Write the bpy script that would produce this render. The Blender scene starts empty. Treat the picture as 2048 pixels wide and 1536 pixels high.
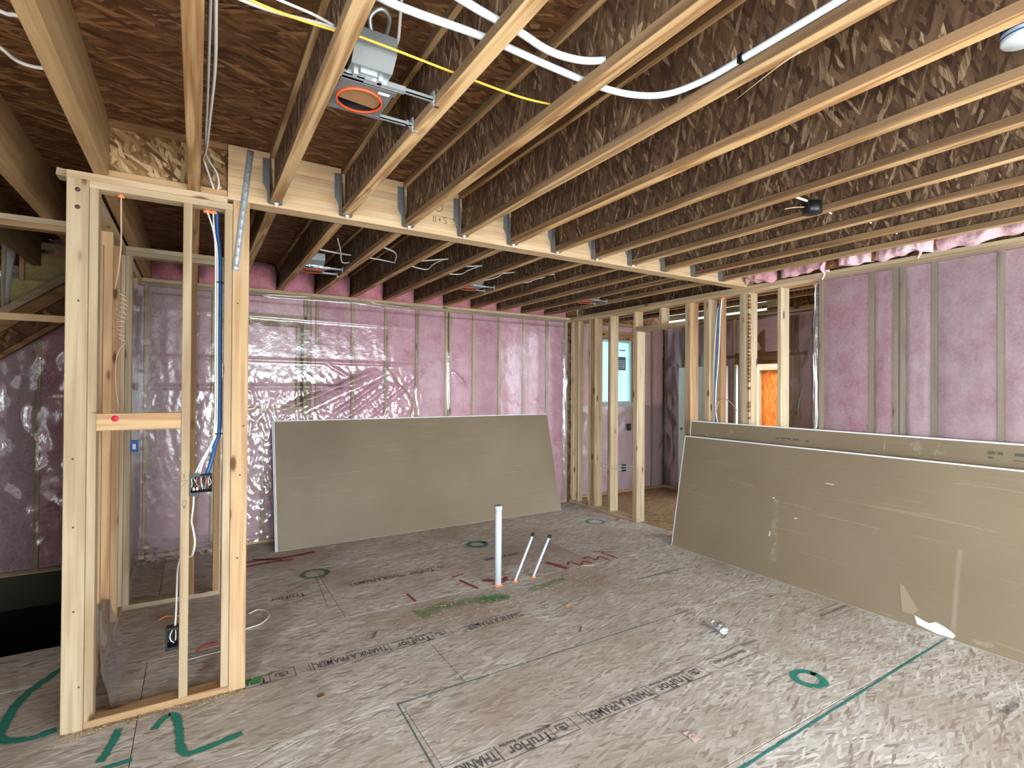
import bpy, bmesh, math, random
from mathutils import Vector, Matrix, noise as mn
random.seed(11)
sc = bpy.context.scene
COL = sc.collection

# ------------------------------------------------------------------ camera
def make_camera():
    yaw, pit, rol = (math.radians(a) for a in (31.27, 0.3834, 0.3748))
    f = Vector((math.sin(yaw)*math.cos(pit), math.cos(yaw)*math.cos(pit), math.sin(pit)))
    r = Vector((math.cos(yaw), -math.sin(yaw), 0)); u = r.cross(f)
    r2 = r*math.cos(rol)+u*math.sin(rol); u2 = -r*math.sin(rol)+u*math.cos(rol)
    cd = bpy.data.cameras.new('camera'); cam = bpy.data.objects.new('camera', cd); COL.objects.link(cam)
    cd.sensor_fit = 'HORIZONTAL'; cd.sensor_width = 36.0; cd.lens = 1041.3/2048*36.0
    cd.clip_start = 0.02; cd.clip_end = 200
    m = Matrix((r2, u2, -f)).transposed().to_4x4(); m.translation = Vector((0, 0, 1.73))
    cam.matrix_world = m
    sc.camera = cam
make_camera()

# ------------------------------------------------------------------ world and light
world = bpy.data.worlds.new('sky'); sc.world = world; world.use_nodes = True
bg = world.node_tree.nodes['Background']
bg.inputs['Color'].default_value = (0.80, 0.91, 1.0, 1); bg.inputs['Strength'].default_value = 6.0
sc.view_settings.view_transform = 'Standard'; sc.view_settings.look = 'None'
sc.view_settings.exposure = 0.36; sc.view_settings.gamma = 1.0
sc.view_settings.use_curve_mapping = False
sc.cycles.max_bounces = 6; sc.cycles.diffuse_bounces = 4; sc.cycles.glossy_bounces = 2; sc.cycles.transmission_bounces = 2; sc.cycles.transparent_max_bounces = 8
sc.cycles.use_adaptive_sampling = True; sc.cycles.adaptive_threshold = 0.06; sc.cycles.adaptive_min_samples = 14; sc.cycles.caustics_reflective = False; sc.cycles.caustics_refractive = False
sc.cycles.sample_clamp_indirect = 6.0
def daylight(name, loc, rot, sx, sy, power, col=(0.82, 0.92, 1.0)):
    l = bpy.data.lights.new(name, 'AREA'); l.shape = 'RECTANGLE'; l.size = sx; l.size_y = sy
    l.energy = power; l.color = col
    o = bpy.data.objects.new(name, l); COL.objects.link(o); o.location = loc; o.rotation_euler = rot
    return o
# daylight entering by the wide opening behind the viewpoint and the side window behind it
daylight('daylight_rear_opening', (2.5, -3.05, 1.25), (math.radians(90), 0, 0), 4.1, 2.3, 360)
daylight('daylight_side_window', (-1.60, -1.25, 1.35), (math.radians(90), 0, math.radians(-90)), 2.3, 1.9, 250)

# ------------------------------------------------------------------ helpers
def s(r, g, b):
    f = lambda c: (c/255/12.92) if c/255 <= 0.04045 else ((c/255+0.055)/1.055)**2.4
    return (f(r), f(g), f(b), 1)
def wl(o):
    v = Vector((0, 0, 0))
    while o is not None:
        v += o.location; o = o.parent
    return v
def link(name, me, mat, parent=None, loc=(0, 0, 0)):
    o = bpy.data.objects.new(name, me); COL.objects.link(o)
    if mat is not None and len(me.materials) == 0: me.materials.append(mat)
    if parent is not None:
        o.parent = parent
        o.location = Vector(loc)-wl(parent)
    else:
        o.location = loc
    return o
def struct(name):
    o = bpy.data.objects.new(name, None); COL.objects.link(o); o['kind'] = 'structure'; return o
def thing(name, label, cat, loc=(0, 0, 0), group=None):
    o = bpy.data.objects.new(name, None); COL.objects.link(o); o.location = loc
    return tag(o, label, cat, group)
def tag(o, label, cat, group=None):
    o['label'] = label; o['category'] = cat
    if group: o['group'] = group
    return o
def mesh(name, v, f, smooth=False):
    me = bpy.data.meshes.new(name); me.from_pydata([tuple(p) for p in v], [], f); me.update()
    if smooth: me.polygons.foreach_set('use_smooth', [True]*len(me.polygons))
    return me
_cache = {}
def lum(name, lo, hi, mat, parent=None, ch=0.003):
    """a squared timber between two corners, long edges eased; alike pieces share mesh data"""
    lo = Vector(lo); hi = Vector(hi); d = hi-lo; c = (lo+hi)/2
    key = (round(d.x, 4), round(d.y, 4), round(d.z, 4), mat.name, ch)
    me = _cache.get(key)
    if me is None:
        ax = max(range(3), key=lambda i: d[i]); a, b = [i for i in range(3) if i != ax]
        ha, hb, hl = d[a]/2, d[b]/2, d[ax]/2; k = min(ch, ha*0.5, hb*0.5)
        ring = [(-ha+k, -hb), (ha-k, -hb), (ha, -hb+k), (ha, hb-k), (ha-k, hb), (-ha+k, hb), (-ha, hb-k), (-ha, -hb+k)]
        v = []
        for e in (-hl, hl):
            for p in ring:
                q = [0, 0, 0]; q[ax] = e; q[a] = p[0]; q[b] = p[1]; v.append(q)
        f = [(i, (i+1) % 8, 8+(i+1) % 8, 8+i) for i in range(8)]+[tuple(range(7, -1, -1)), tuple(range(8, 16))]
        me = mesh(name, v, f)
        bm = bmesh.new(); bm.from_mesh(me); bmesh.ops.recalc_face_normals(bm, faces=bm.faces); bm.to_mesh(me); bm.free()
        _cache[key] = me
    return link(name, me, mat, parent, c)
def prism(name, o, u, v, w, mat, parent=None):
    """a box of any orientation from corner o along the edge vectors u, v, w"""
    o, u, v, w = (Vector(q) for q in (o, u, v, w)); c = o+(u+v+w)/2
    P = [o+u*i+v*j+w*k-c for k in (0, 1) for j in (0, 1) for i in (0, 1)]
    F = [(0, 2, 3, 1), (4, 5, 7, 6), (0, 1, 5, 4), (2, 6, 7, 3), (0, 4, 6, 2), (1, 3, 7, 5)]
    if u.cross(v).dot(w) < 0: F = [tuple(reversed(q)) for q in F]
    return link(name, mesh(name, P, F), mat, parent, c)
def crv(pts, n=6):
    """Catmull-Rom resample"""
    P = [Vector(p) for p in pts]
    if len(P) < 3: return P
    P = [P[0]*2-P[1]]+P+[P[-1]*2-P[-2]]; out = []
    for i in range(1, len(P)-2):
        a, b, c, d = P[i-1:i+3]
        for k in range(n):
            t = k/n
            out.append(0.5*((2*b)+(c-a)*t+(2*a-5*b+4*c-d)*t*t+(3*b-a-3*c+d)*t**3))
    out.append(P[-2]); return out
def tube_data(pts, r, seg=8, n=6):
    P = crv(pts, n); v = []; f = []; prev = None
    for i, p in enumerate(P):
        t = (P[min(i+1, len(P)-1)]-P[max(i-1, 0)]).normalized()
        if prev is None:
            prev = t.orthogonal().normalized()
        prev = (prev-t*prev.dot(t)).normalized(); b = t.cross(prev)
        rr = r(i/(len(P)-1)) if callable(r) else r
        for k in range(seg):
            a = 2*math.pi*k/seg; v.append(p+prev*math.cos(a)*rr+b*math.sin(a)*rr)
    for i in range(len(P)-1):
        for k in range(seg):
            f.append((i*seg+k, i*seg+(k+1) % seg, (i+1)*seg+(k+1) % seg, (i+1)*seg+k))
    f.append(tuple(range(seg-1, -1, -1))); f.append(tuple(range((len(P)-1)*seg, len(P)*seg)))
    return v, f
def tube(name, pts, r, mat, parent=None, seg=8, n=6):
    v, f = tube_data(pts, r, seg, n); c = Vector(pts[0])
    return link(name, mesh(name, [q-c for q in v], f, True), mat, parent, c)
def lathe(name, prof, c, mat, parent=None, seg=24, smooth=True, caps=True):
    v = []; f = []
    for r, z in prof:
        for k in range(seg):
            a = 2*math.pi*k/seg; v.append((r*math.cos(a), r*math.sin(a), z))
    for i in range(len(prof)-1):
        for k in range(seg):
            f.append((i*seg+k, i*seg+(k+1) % seg, (i+1)*seg+(k+1) % seg, (i+1)*seg+k))
    if caps:
        f.append(tuple(range(seg-1, -1, -1))); f.append(tuple(range((len(prof)-1)*seg, len(prof)*seg)))
    me = mesh(name, v, f, smooth)
    bm = bmesh.new(); bm.from_mesh(me); bmesh.ops.recalc_face_normals(bm, faces=bm.faces); bm.to_mesh(me); bm.free()
    return link(name, me, mat, parent, c)
def ribbon(name, pts, w, nrm, mat, parent=None, n=6, wob=0.0):
    """a flat painted stroke: u runs along, v across"""
    P = crv(pts, n) if n > 1 else [Vector(p) for p in pts]
    N = Vector(nrm); v = []; f = []; uv = []; c = P[0].copy(); L = 0
    for i, p in enumerate(P):
        t = (P[min(i+1, len(P)-1)]-P[max(i-1, 0)]).normalized(); b = N.cross(t).normalized()
        ww = w*(1+wob*mn.noise(p*23))
        if i: L += (p-P[i-1]).length
        v += [p-b*ww/2-c, p+b*ww/2-c]; uv += [(L, 0), (L, 1)]
    for i in range(len(P)-1): f.append((2*i, 2*i+2, 2*i+3, 2*i+1))
    me = mesh(name, v, f); ul = me.uv_layers.new(name='UVMap')
    for lp in me.loops: ul.data[lp.index].uv = uv[lp.vertex_index]
    return link(name, me, mat, parent, c)
def text(name, body, size, M, mat, parent=None, sx=1.0, bold=0.0):
    cu = bpy.data.curves.new(name, 'FONT'); cu.body = body; cu.size = size; cu.offset = bold
    t = bpy.data.objects.new(name, cu); COL.objects.link(t)
    bpy.context.view_layer.update()
    dg = bpy.context.evaluated_depsgraph_get()
    me = bpy.data.meshes.new_from_object(t.evaluated_get(dg)); bpy.data.objects.remove(t)
    me.materials.clear()
    me.transform(Matrix.Scale(sx, 4, (1, 0, 0))); T = M.translation.copy()
    R = M.to_3x3().to_4x4(); me.transform(R)
    return link(name, me, mat, parent, T)
def joined(name, parts, mat, parent=None, loc=(0, 0, 0), smooth=False):
    """several simple shapes as one part mesh: parts are (verts, faces) in world space"""
    V = []; F = []; c = Vector(loc)
    for v, f in parts:
        k = len(V); V += [Vector(p)-c for p in v]; F += [tuple(i+k for i in q) for q in f]
    return link(name, mesh(name, V, F, smooth), mat, parent, c)
def boxd(lo, hi):
    (a, b, c), (d, e, g) = lo, hi
    return ([(a, b, c), (d, b, c), (d, e, c), (a, e, c), (a, b, g), (d, b, g), (d, e, g), (a, e, g)],
            [(3, 2, 1, 0), (4, 5, 6, 7), (0, 1, 5, 4), (1, 2, 6, 5), (2, 3, 7, 6), (3, 0, 4, 7)])

# ------------------------------------------------------------------ materials
class G:
    def __init__(self, name):
        self.m = bpy.data.materials.new(name); self.m.use_nodes = True
        self.t = self.m.node_tree; self.b = self.t.nodes['Principled BSDF']; self.out = self.t.nodes['Material Output']
    def n(self, tp, ins=None, **at):
        nd = self.t.nodes.new('ShaderNode'+tp)
        for k, v in at.items(): setattr(nd, k, v)
        for k, v in (ins or {}).items(): self.set(nd, k, v)
        return nd
    def set(self, nd, k, v):
        sk = nd.inputs[k]
        if isinstance(v, bpy.types.NodeSocket): self.t.links.new(v, sk)
        else: sk.default_value = v
    def math(self, op, a, b=0.0, c=None, clamp=False):
        nd = self.n('Math', {0: a, 1: b}, operation=op, use_clamp=clamp)
        if c is not None: self.set(nd, 2, c)
        return nd.outputs[0]
    def vmul(self, v, sc3): return self.n('VectorMath', {0: v, 1: sc3}, operation='MULTIPLY').outputs[0]
    def vadd(self, a, b): return self.n('VectorMath', {0: a, 1: b}, operation='ADD').outputs[0]
    def mix(self, fac, a, b, mode='MIX'):
        nd = self.n('Mix', data_type='RGBA', blend_type=mode)
        self.set(nd, 0, fac); self.set(nd, 6, a); self.set(nd, 7, b); return nd.outputs[2]
    def noise(self, v, scale, detail=2.0, rough=0.5):
        return self.n('TexNoise', {'Vector': v, 'Scale': scale, 'Detail': detail, 'Roughness': rough}).outputs[0]
    def ramp(self, fac, stops):
        nd = self.n('ValToRGB'); self.set(nd, 0, fac); e = nd.color_ramp.elements
        while len(e) < len(stops): e.new(0.5)
        for q, (p, c) in zip(e, stops): q.position = p; q.color = c
        return nd.outputs[0]
    def map(self, v, a, b, c=0.0, d=1.0):
        return self.n('MapRange', {0: v, 1: a, 2: b, 3: c, 4: d}).outputs[0]
    def coords(self, rnd=True):
        tc = self.n('TexCoord').outputs['Object']
        if not rnd: return tc, None
        r = self.n('ObjectInfo').outputs['Random']
        off = self.n('VectorMath', {0: (37.1, 71.3, 53.7)}, operation='SCALE'); self.set(off, 'Scale', r)
        return self.vadd(tc, off.outputs[0]), r
    def bump(self, h, st, dist=0.01):
        nd = self.n('Bump', {'Height': h, 'Strength': st, 'Distance': dist}); self.set(self.b, 'Normal', nd.outputs[0])
    def base(self, c): self.set(self.b, 'Base Color', c)
    def rough(self, r): self.set(self.b, 'Roughness', r)
def plain(name, c, rough=0.6, metal=0.0):
    g = G(name); g.base(c); g.rough(rough); g.set(g.b, 'Metallic', metal); return g.m
def wood(name, ax, light, dark, contour=0.45, knots=0.5, vary=0.22, orange=(1.0, 0.84, 0.70, 1), rings=10.0):
    g = G(name); v, r = g.coords()
    S = lambda al, cr: tuple(al if i == ax else cr for i in range(3))
    n1 = g.noise(g.vmul(v, S(0.75, 13.0)), 1.0, 1.5)
    rg = g.math('SINE', g.math('MULTIPLY', n1, rings*2.2)); rg = g.map(rg, -0.6, 1.0)
    fib = g.noise(g.vmul(v, S(2.5, 170.0)), 1.0, 2.0)
    fac = g.math('ADD', g.math('MULTIPLY', rg, contour), g.math('MULTIPLY', g.map(fib, 0.35, 0.75), 0.35), clamp=True)
    c = g.mix(fac, light, dark)
    blot = g.noise(g.vmul(v, S(1.2, 4.0)), 1.0, 3.0)
    c = g.mix(g.math('MULTIPLY', g.map(blot, 0.45, 0.75), 0.35), c, dark)
    if knots:
        vo = g.n('TexVoronoi', {'Vector': g.vmul(v, S(3.0, 8.5)), 'Scale': 1.0}, feature='F1')
        k = g.map(vo.outputs['Distance'], 0.17, 0.09); k2 = g.map(vo.outputs['Distance'], 0.36, 0.12)
        c = g.mix(g.math('MULTIPLY', k2, 0.30*knots), c, dark)
        c = g.mix(g.math('MULTIPLY', k, knots), c, s(84, 50, 26))
    w = g.math('MULTIPLY_ADD', r, vary*2, 1-vary)
    c = g.mix(1.0, c, g.n('CombineColor', {0: w, 1: w, 2: w}).outputs[0], 'MULTIPLY')
    r2 = g.math('FRACT', g.math('MULTIPLY', r, 7.31))
    c = g.mix(g.math('MULTIPLY', r2, 0.55), c, orange, 'MULTIPLY')
    g.base(c); g.rough(0.72); g.set(g.b, 'Specular IOR Level', 0.25)
    return g.m
def osb(name, nax, main, stops, along=7.0, across=42.0, spread=0.55, stain=None, rnd=True, spec=0.25):
    """strand board: nax = normal axis, main = angle of the strands in the board plane"""
    g = G(name); v, r = g.coords(rnd)
    sp = g.n('SeparateXYZ', {0: v}); ij = [i for i in range(3) if i != nax]
    p = g.n('CombineXYZ', {0: sp.outputs[ij[0]], 1: sp.outputs[ij[1]]}).outputs[0]
    vals = []
    for k, da in enumerate((0.0, spread, -spread*1.3)):
        q = g.n('VectorRotate', {'Vector': p, 'Angle': main+da}, rotation_type='Z_AXIS').outputs[0]
        q = g.vadd(g.vmul(q, (along, across, 1)), (k*13.7, k*7.1, 0))
        vo = g.n('TexVoronoi', {'Vector': q, 'Scale': 1.0, 'Randomness': 1.0}, feature='F1', voronoi_dimensions='2D')
        cs = g.n('SeparateColor', {0: vo.outputs['Color']})
        vals.append((cs.outputs[0], cs.outputs[1]))
    h = g.math('GREATER_THAN', vals[1][1], 0.55); h2 = g.math('GREATER_THAN', vals[2][1], 0.62)
    f1 = g.n('Mix', {0: h, 2: vals[0][0], 3: vals[1][0]}).outputs[0]
    f2 = g.n('Mix', {0: h2, 2: f1, 3: vals[2][0]}).outputs[0]
    fine = g.noise(g.vmul(g.n('VectorRotate', {'Vector': p, 'Angle': main}, rotation_type='Z_AXIS').outputs[0], (12, 150, 1)), 1.0, 2.0)
    f3 = g.math('ADD', f2, g.math('MULTIPLY_ADD', fine, 0.5, -0.25), clamp=True)
    c = g.ramp(f3, stops)
    if stain:
        nz = g.noise(p, 1.3, 5.0, 0.62)
        c = g.mix(g.math('MULTIPLY', g.map(nz, 0.42, 0.66), stain[1]), c, stain[0])
        nz2 = g.noise(g.vadd(p, (9, 4, 0)), 0.55, 4.0, 0.6)
        c = g.mix(g.math('MULTIPLY', g.map(nz2, 0.48, 0.70), stain[3]), c, stain[2])
    g.base(c); g.rough(0.75); g.set(g.b, 'Specular IOR Level', spec); return g.m
MT = {}
L1, D1 = s(226, 198, 150), s(186, 146, 96)
for i, a in enumerate('XYZ'):
    MT['stud'+a] = wood('spruce_'+a, i, s(194, 178, 149), s(160, 137, 106), contour=0.55, knots=0.9)
    MT['warm'+a] = wood('fir_'+a, i, s(194, 163, 123), s(154, 114, 78), contour=0.6, knots=0.9)
    MT['brown'+a] = wood('brown_fir_'+a, i, s(164, 128, 90), s(118, 84, 54), contour=0.5)  # browner, deeper-toned fir
MT['flange'] = wood('joist_flange', 1, s(212, 180, 132), s(146, 106, 68), contour=0.72, knots=0.35, vary=0.14, rings=15)
MT['flange_lam'] = wood('joist_flange_side', 1, s(156, 128, 96), s(104, 80, 56), contour=0.75, knots=0.0, vary=0.1, rings=6)
MT['lvl'] = wood('laminated_veneer', 1, s(178, 146, 104), s(136, 104, 68), contour=0.35, knots=0.1, rings=9)
MT['glulam'] = wood('glulam_lamination', 0, s(226, 198, 158), s(192, 152, 110), contour=0.35, knots=0.15, vary=0.20)
WEB = [(0.0, s(66, 46, 33)), (0.35, s(90, 67, 49)), (0.80, s(110, 85, 63)), (0.95, s(142, 116, 88)), (1.0, s(170, 144, 112))]
DECK = [(0.0, s(78, 50, 31)), (0.35, s(106, 72, 46)), (0.8, s(132, 94, 62)), (1.0, s(164, 124, 84))]
FLR = [(0.0, s(150, 138, 124)), (0.18, s(184, 175, 162)), (0.6, s(203, 197, 186)), (0.9, s(220, 215, 206)), (1.0, s(232, 228, 218))]
MT['web'] = osb('strand_board_web', 0, math.radians(-80), WEB, 12, 68, 0.36)
MT['block'] = osb('strand_board_blocking', 1, math.radians(70), [(0, s(84, 58, 34)), (0.4, s(132, 98, 62)), (0.8, s(172, 138, 94)), (1, s(206, 176, 132))], 14, 56, 0.5)
MT['deck'] = osb('strand_board_deck', 2, 0.12, DECK, 9, 52, 0.4)
MT['osbX'] = osb('strand_board_sheathing', 0, math.radians(80), DECK, 10, 40, 0.6)
MT['osbY'] = osb('strand_board_sheathing_y', 1, math.radians(80), DECK, 10, 40, 0.6)
MT['floor'] = osb('subfloor_strand_board', 2, 0.05, FLR, 12, 74, 0.27, stain=(s(172, 150, 126), 0.58, s(150, 130, 110), 0.48), spec=0.3)
MT['floor_brown'] = osb('subfloor_unweathered', 2, 0.05, [(0, s(136, 104, 72)), (0.4, s(164, 130, 94)), (1, s(190, 158, 120))], 12, 74, 0.27)
MT['orange_lit_osb'] = osb('warm_sheathing', 0, math.radians(90), [(0, s(182, 94, 28)), (0.5, s(204, 114, 40)), (1, s(222, 138, 60))], 7, 40, 0.3)  # orange glow of light through the garage boards is put into their colour
MT['gap'] = plain('seam_dark', s(60, 48, 38), 0.9)
MT['dark'] = plain('painted_stairwell_shade', s(28, 22, 18), 0.95)  # deep shade of the stairwell put into the colour of its walls and floor
MT['pvc'] = plain('white_pvc', s(208, 216, 219), 0.35)
MT['white_cable'] = plain('white_cable_jacket', s(212, 210, 203), 0.45)
MT['bright_cable'] = plain('new_white_cable_jacket', s(238, 236, 230), 0.4)
MT['yellow_cable'] = plain('yellow_cable_jacket', s(232, 190, 66), 0.45)
MT['blue_cable'] = plain('blue_cable_jacket', s(30, 80, 134), 0.4)
MT['beige_wire'] = plain('beige_wire', s(196, 160, 136), 0.5)
MT['tan_wire'] = plain('tan_wire', s(150, 116, 56), 0.5)
MT['galv'] = plain('galvanised_steel', s(160, 166, 168), 0.38, 0.6)
MT['galv_dark'] = plain('galvanised_dull', s(128, 130, 130), 0.5, 0.45)
MT['bright_steel'] = plain('bright_zinc', s(206, 214, 216), 0.30, 0.65)
MT['black'] = plain('black_plastic', s(20, 20, 22), 0.4)
MT['orange'] = plain('orange_plastic_ring', s(236, 92, 44), 0.45)
MT['card'] = plain('cardboard', s(150, 108, 72), 0.85)
MT['blue_plastic'] = plain('blue_plastic', s(24, 92, 170), 0.45)
MT['gypsum'] = plain('gypsum_white', s(236, 238, 238), 0.8)
MT['tape_grey'] = plain('grey_tape', s(178, 172, 162), 0.8)  # greyer tape along the bottom edge of the boards
MT['navy'] = plain('navy_tape', s(52, 62, 84), 0.6)
MT['foam'] = plain('orange_foam_sealant', s(240, 140, 92), 0.8)
MT['ink'] = plain('floor_print_ink', s(92, 90, 90), 0.9)
MT['pencil'] = plain('marker_ink', s(40, 34, 34), 0.9)
MT['door'] = plain('white_door_paint', s(226, 230, 224), 0.5)
MT['cream'] = plain('wire_nut_cream', s(232, 220, 190), 0.5)
MT['redwire'] = plain('red_wire', s(170, 60, 60), 0.5)
MT['ground'] = plain('bare_ground', s(120, 104, 84), 0.95)
def paper():
    g = G('drywall_paper'); v, r = g.coords()
    st = g.noise(g.vmul(v, (1.2, 1.2, 40)), 1.0, 3.0, 0.6)
    bl = g.noise(v, 1.1, 3.0)
    c = g.mix(g.map(bl, 0.3, 0.7), s(125, 109, 87), s(136, 121, 98))
    c = g.mix(g.math('MULTIPLY', g.map(st, 0.62, 0.80), 0.35), c, s(180, 162, 136))
    g.base(c); g.rough(0.55); g.set(g.b, 'Specular IOR Level', 0.3); return g.m
MT['paper'] = paper()
def scuff(name='paper_scuff', lo=0.42, hi=0.72, op=0.75):
    g = G(name); v, r = g.coords()
    uv = g.n('TexCoord').outputs['UV']; sp = g.n('SeparateXYZ', {0: uv})
    e = g.math('MULTIPLY', g.map(sp.outputs[1], 0.0, 0.35), g.map(sp.outputs[1], 1.0, 0.65))
    nz = g.map(g.noise(v, 22.0, 4.0, 0.65), lo, hi)
    g.base(s(186, 170, 147)); g.rough(0.8); tr = g.n('BsdfTransparent')
    mx = g.n('MixShader', {0: g.math('MULTIPLY', g.math('MULTIPLY', e, nz), op), 1: tr.outputs[0], 2: g.b.outputs[0]})
    g.t.links.new(mx.outputs[0], g.out.inputs[0]); return g.m
MT['scuff'] = scuff(); MT['streak'] = scuff('paper_streak', 0.1, 0.5, 0.38)
def spray(name, c, dens=0.62, sc_=26.0, op=1.0):
    g = G(name); v, r = g.coords()
    uv = g.n('TexCoord').outputs['UV']; sp = g.n('SeparateXYZ', {0: uv})
    e = g.math('MULTIPLY', g.math('MULTIPLY', sp.outputs[1], 4.0), g.math('SUBTRACT', 1.0, sp.outputs[1]))
    nz = g.noise(g.vmul(v, (1, 2.2, 1)), sc_, 5.0, 0.75)
    a = g.map(g.math('ADD', g.math('MULTIPLY', e, 0.75), g.math('MULTIPLY', nz, 0.7)), 1.28-dens, 1.66-dens)
    g.base(c); g.rough(0.8); tr = g.n('BsdfTransparent')
    mx = g.n('MixShader', {0: g.math('MULTIPLY', a, op), 1: tr.outputs[0], 2: g.b.outputs[0]})
    g.t.links.new(mx.outputs[0], g.out.inputs[0]); return g.m
MT['teal_spray'] = spray('teal_spray_paint', s(34, 138, 118), 0.60)
MT['teal_faint'] = spray('teal_spray_thin', s(58, 132, 116), 0.50, 26, 0.75)
MT['green_spray'] = spray('green_spray_paint', s(86, 156, 84), 0.42, 11, 0.6)
MT['green_solid'] = spray('green_spray_bright', s(40, 150, 70), 0.7, 34)
MT['red_spray'] = spray('red_spray_paint', s(164, 62, 66), 0.52, 34)
MT['smudge'] = spray('worn_floor_print', s(74, 70, 68), 0.37, 40, 0.75)
MT['red_dot'] = plain('red_paint_mark', s(206, 40, 62), 0.6)
MT['chalk'] = spray('teal_chalk_line', s(44, 128, 122), 0.62, 60)
MT['chalk_dim'] = spray('dim_chalk_line', s(72, 112, 110), 0.45, 60)
def pink(name, a, b, c):
    g = G(name); v, r = g.coords()
    n1 = g.noise(v, 5.0, 5.0, 0.62); n2 = g.noise(v, 42.0, 4.0, 0.7)
    col = g.mix(g.map(n1, 0.35, 0.65), a, b)
    col = g.mix(g.math('MULTIPLY', g.map(n2, 0.45, 0.75), 0.55), col, c)
    w = g.math('MULTIPLY_ADD', r, 0.24, 0.88)
    col = g.mix(1.0, col, g.n('CombineColor', {0: w, 1: w, 2: w}).outputs[0], 'MULTIPLY')
    g.base(col); g.rough(0.95); g.set(g.b, 'Specular IOR Level', 0.05)
    g.set(g.b, 'Sheen Weight', 0.25)
    h = g.math('ADD', n1, g.math('MULTIPLY', n2, 0.35)); g.bump(h, 0.7, 0.03); return g.m
MT['pink'] = pink('pink_fibreglass', s(212, 158, 166), s(234, 196, 201), s(244, 216, 218))
MT['pink_hot'] = pink('pink_fibreglass_fresh', s(212, 142, 156), s(232, 184, 191), s(244, 210, 213))
MT['pink_dull'] = pink('pink_fibreglass_dull', s(204, 166, 168), s(212, 176, 178), s(224, 194, 195))
MT['pink_far'] = pink('pink_fibreglass_far', s(204, 140, 152), s(224, 172, 181), s(238, 200, 204))
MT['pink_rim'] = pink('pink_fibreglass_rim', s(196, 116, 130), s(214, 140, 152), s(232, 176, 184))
MT['yellow_batt'] = pink('yellow_fibreglass', s(184, 168, 110), s(200, 184, 128), s(214, 202, 156))
def poly(name, haze=0.10, gl=0.10, rough=0.10, wr=0.5, wscale=9.0):
    g = G(name); v, r = g.coords(False)
    n1 = g.noise(v, wscale, 4.0, 0.6)
    lw = g.n('LayerWeight', {'Blend': 0.35})
    bp = g.n('Bump', {'Height': n1, 'Strength': wr, 'Distance': 0.02})
    g.set(lw, 'Normal', bp.outputs[0])
    tr = g.n('BsdfTransparent', {'Color': (0.96, 0.96, 0.97, 1)})
    df = g.n('BsdfTranslucent', {'Color': (0.85, 0.85, 0.86, 1)}); df2 = g.n('BsdfDiffuse', {'Color': (0.85, 0.85, 0.86, 1)})
    dd = g.n('MixShader', {0: 0.65, 1: df.outputs[0], 2: df2.outputs[0]})
    gs = g.n('BsdfGlossy', {'Color': (1, 1, 1, 1), 'Roughness': rough, 'Normal': bp.outputs[0]})
    m1 = g.n('MixShader', {0: haze, 1: tr.outputs[0], 2: dd.outputs[0]})
    f = g.math('MULTIPLY_ADD', lw.outputs['Fresnel'], 0.8, gl, clamp=True)
    m2 = g.n('MixShader', {0: f, 1: m1.outputs[0], 2: gs.outputs[0]})
    g.t.links.new(m2.outputs[0], g.out.inputs[0]); return g.m
MT['poly'] = poly('vapour_barrier_film', 0.07, 0.03, 0.15, 0.26, 7.0)
MT['poly_tight'] = poly('vapour_barrier_film_tight', 0.12, 0.03, 0.22, 0.4, 6.0)
MT['film_grey'] = poly('grey_plastic_film', 0.24, 0.08, 0.2, 0.5, 8.0)
def film():
    g = G('cyan_protective_film'); tl = g.n('BsdfTranslucent', {'Color': s(202, 247, 248)}); df = g.n('BsdfDiffuse', {'Color': s(196, 242, 244)})
    m = g.n('MixShader', {0: 0.3, 1: tl.outputs[0], 2: df.outputs[0]}); g.t.links.new(m.outputs[0], g.out.inputs[0]); return g.m
MT['film'] = film()
def film2():
    g = G('white_wrap_flap'); tl = g.n('BsdfTranslucent', {'Color': (0.95, 0.98, 0.98, 1)}); df = g.n('BsdfDiffuse', {'Color': (0.9, 0.95, 0.95, 1)})
    m = g.n('MixShader', {0: 0.4, 1: tl.outputs[0], 2: df.outputs[0]}); g.t.links.new(m.outputs[0], g.out.inputs[0]); return g.m
MT['flap'] = film2()
MT['clear'] = poly('clear_bottle_plastic', 0.25, 0.25, 0.08, 0.6, 60.0)
MT['knot_nail'] = plain('dark_knot_nail_head', s(78, 60, 46), 0.6, 0.2)
MT['pale_scrap'] = plain('pale_pink_scrap', s(214, 188, 178), 0.9)
MT['sticker'] = plain('sticker_blue_grey', s(92, 116, 150), 0.6)
MT['sticker_pale'] = plain('sticker_pale', s(176, 206, 220), 0.6)

# ------------------------------------------------------------------ main sizes (metres)
YF = 3.346      # front of the stud wall and the dropped beam
YB = 6.33       # stud faces of the insulated far wall
XR = 4.87       # stud faces of the right wall
ZT = 2.80       # top of the wall plates, underside of the joists
ZD = 3.102      # underside of the deck above
JX = lambda i: 0.389+0.4064*i

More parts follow.
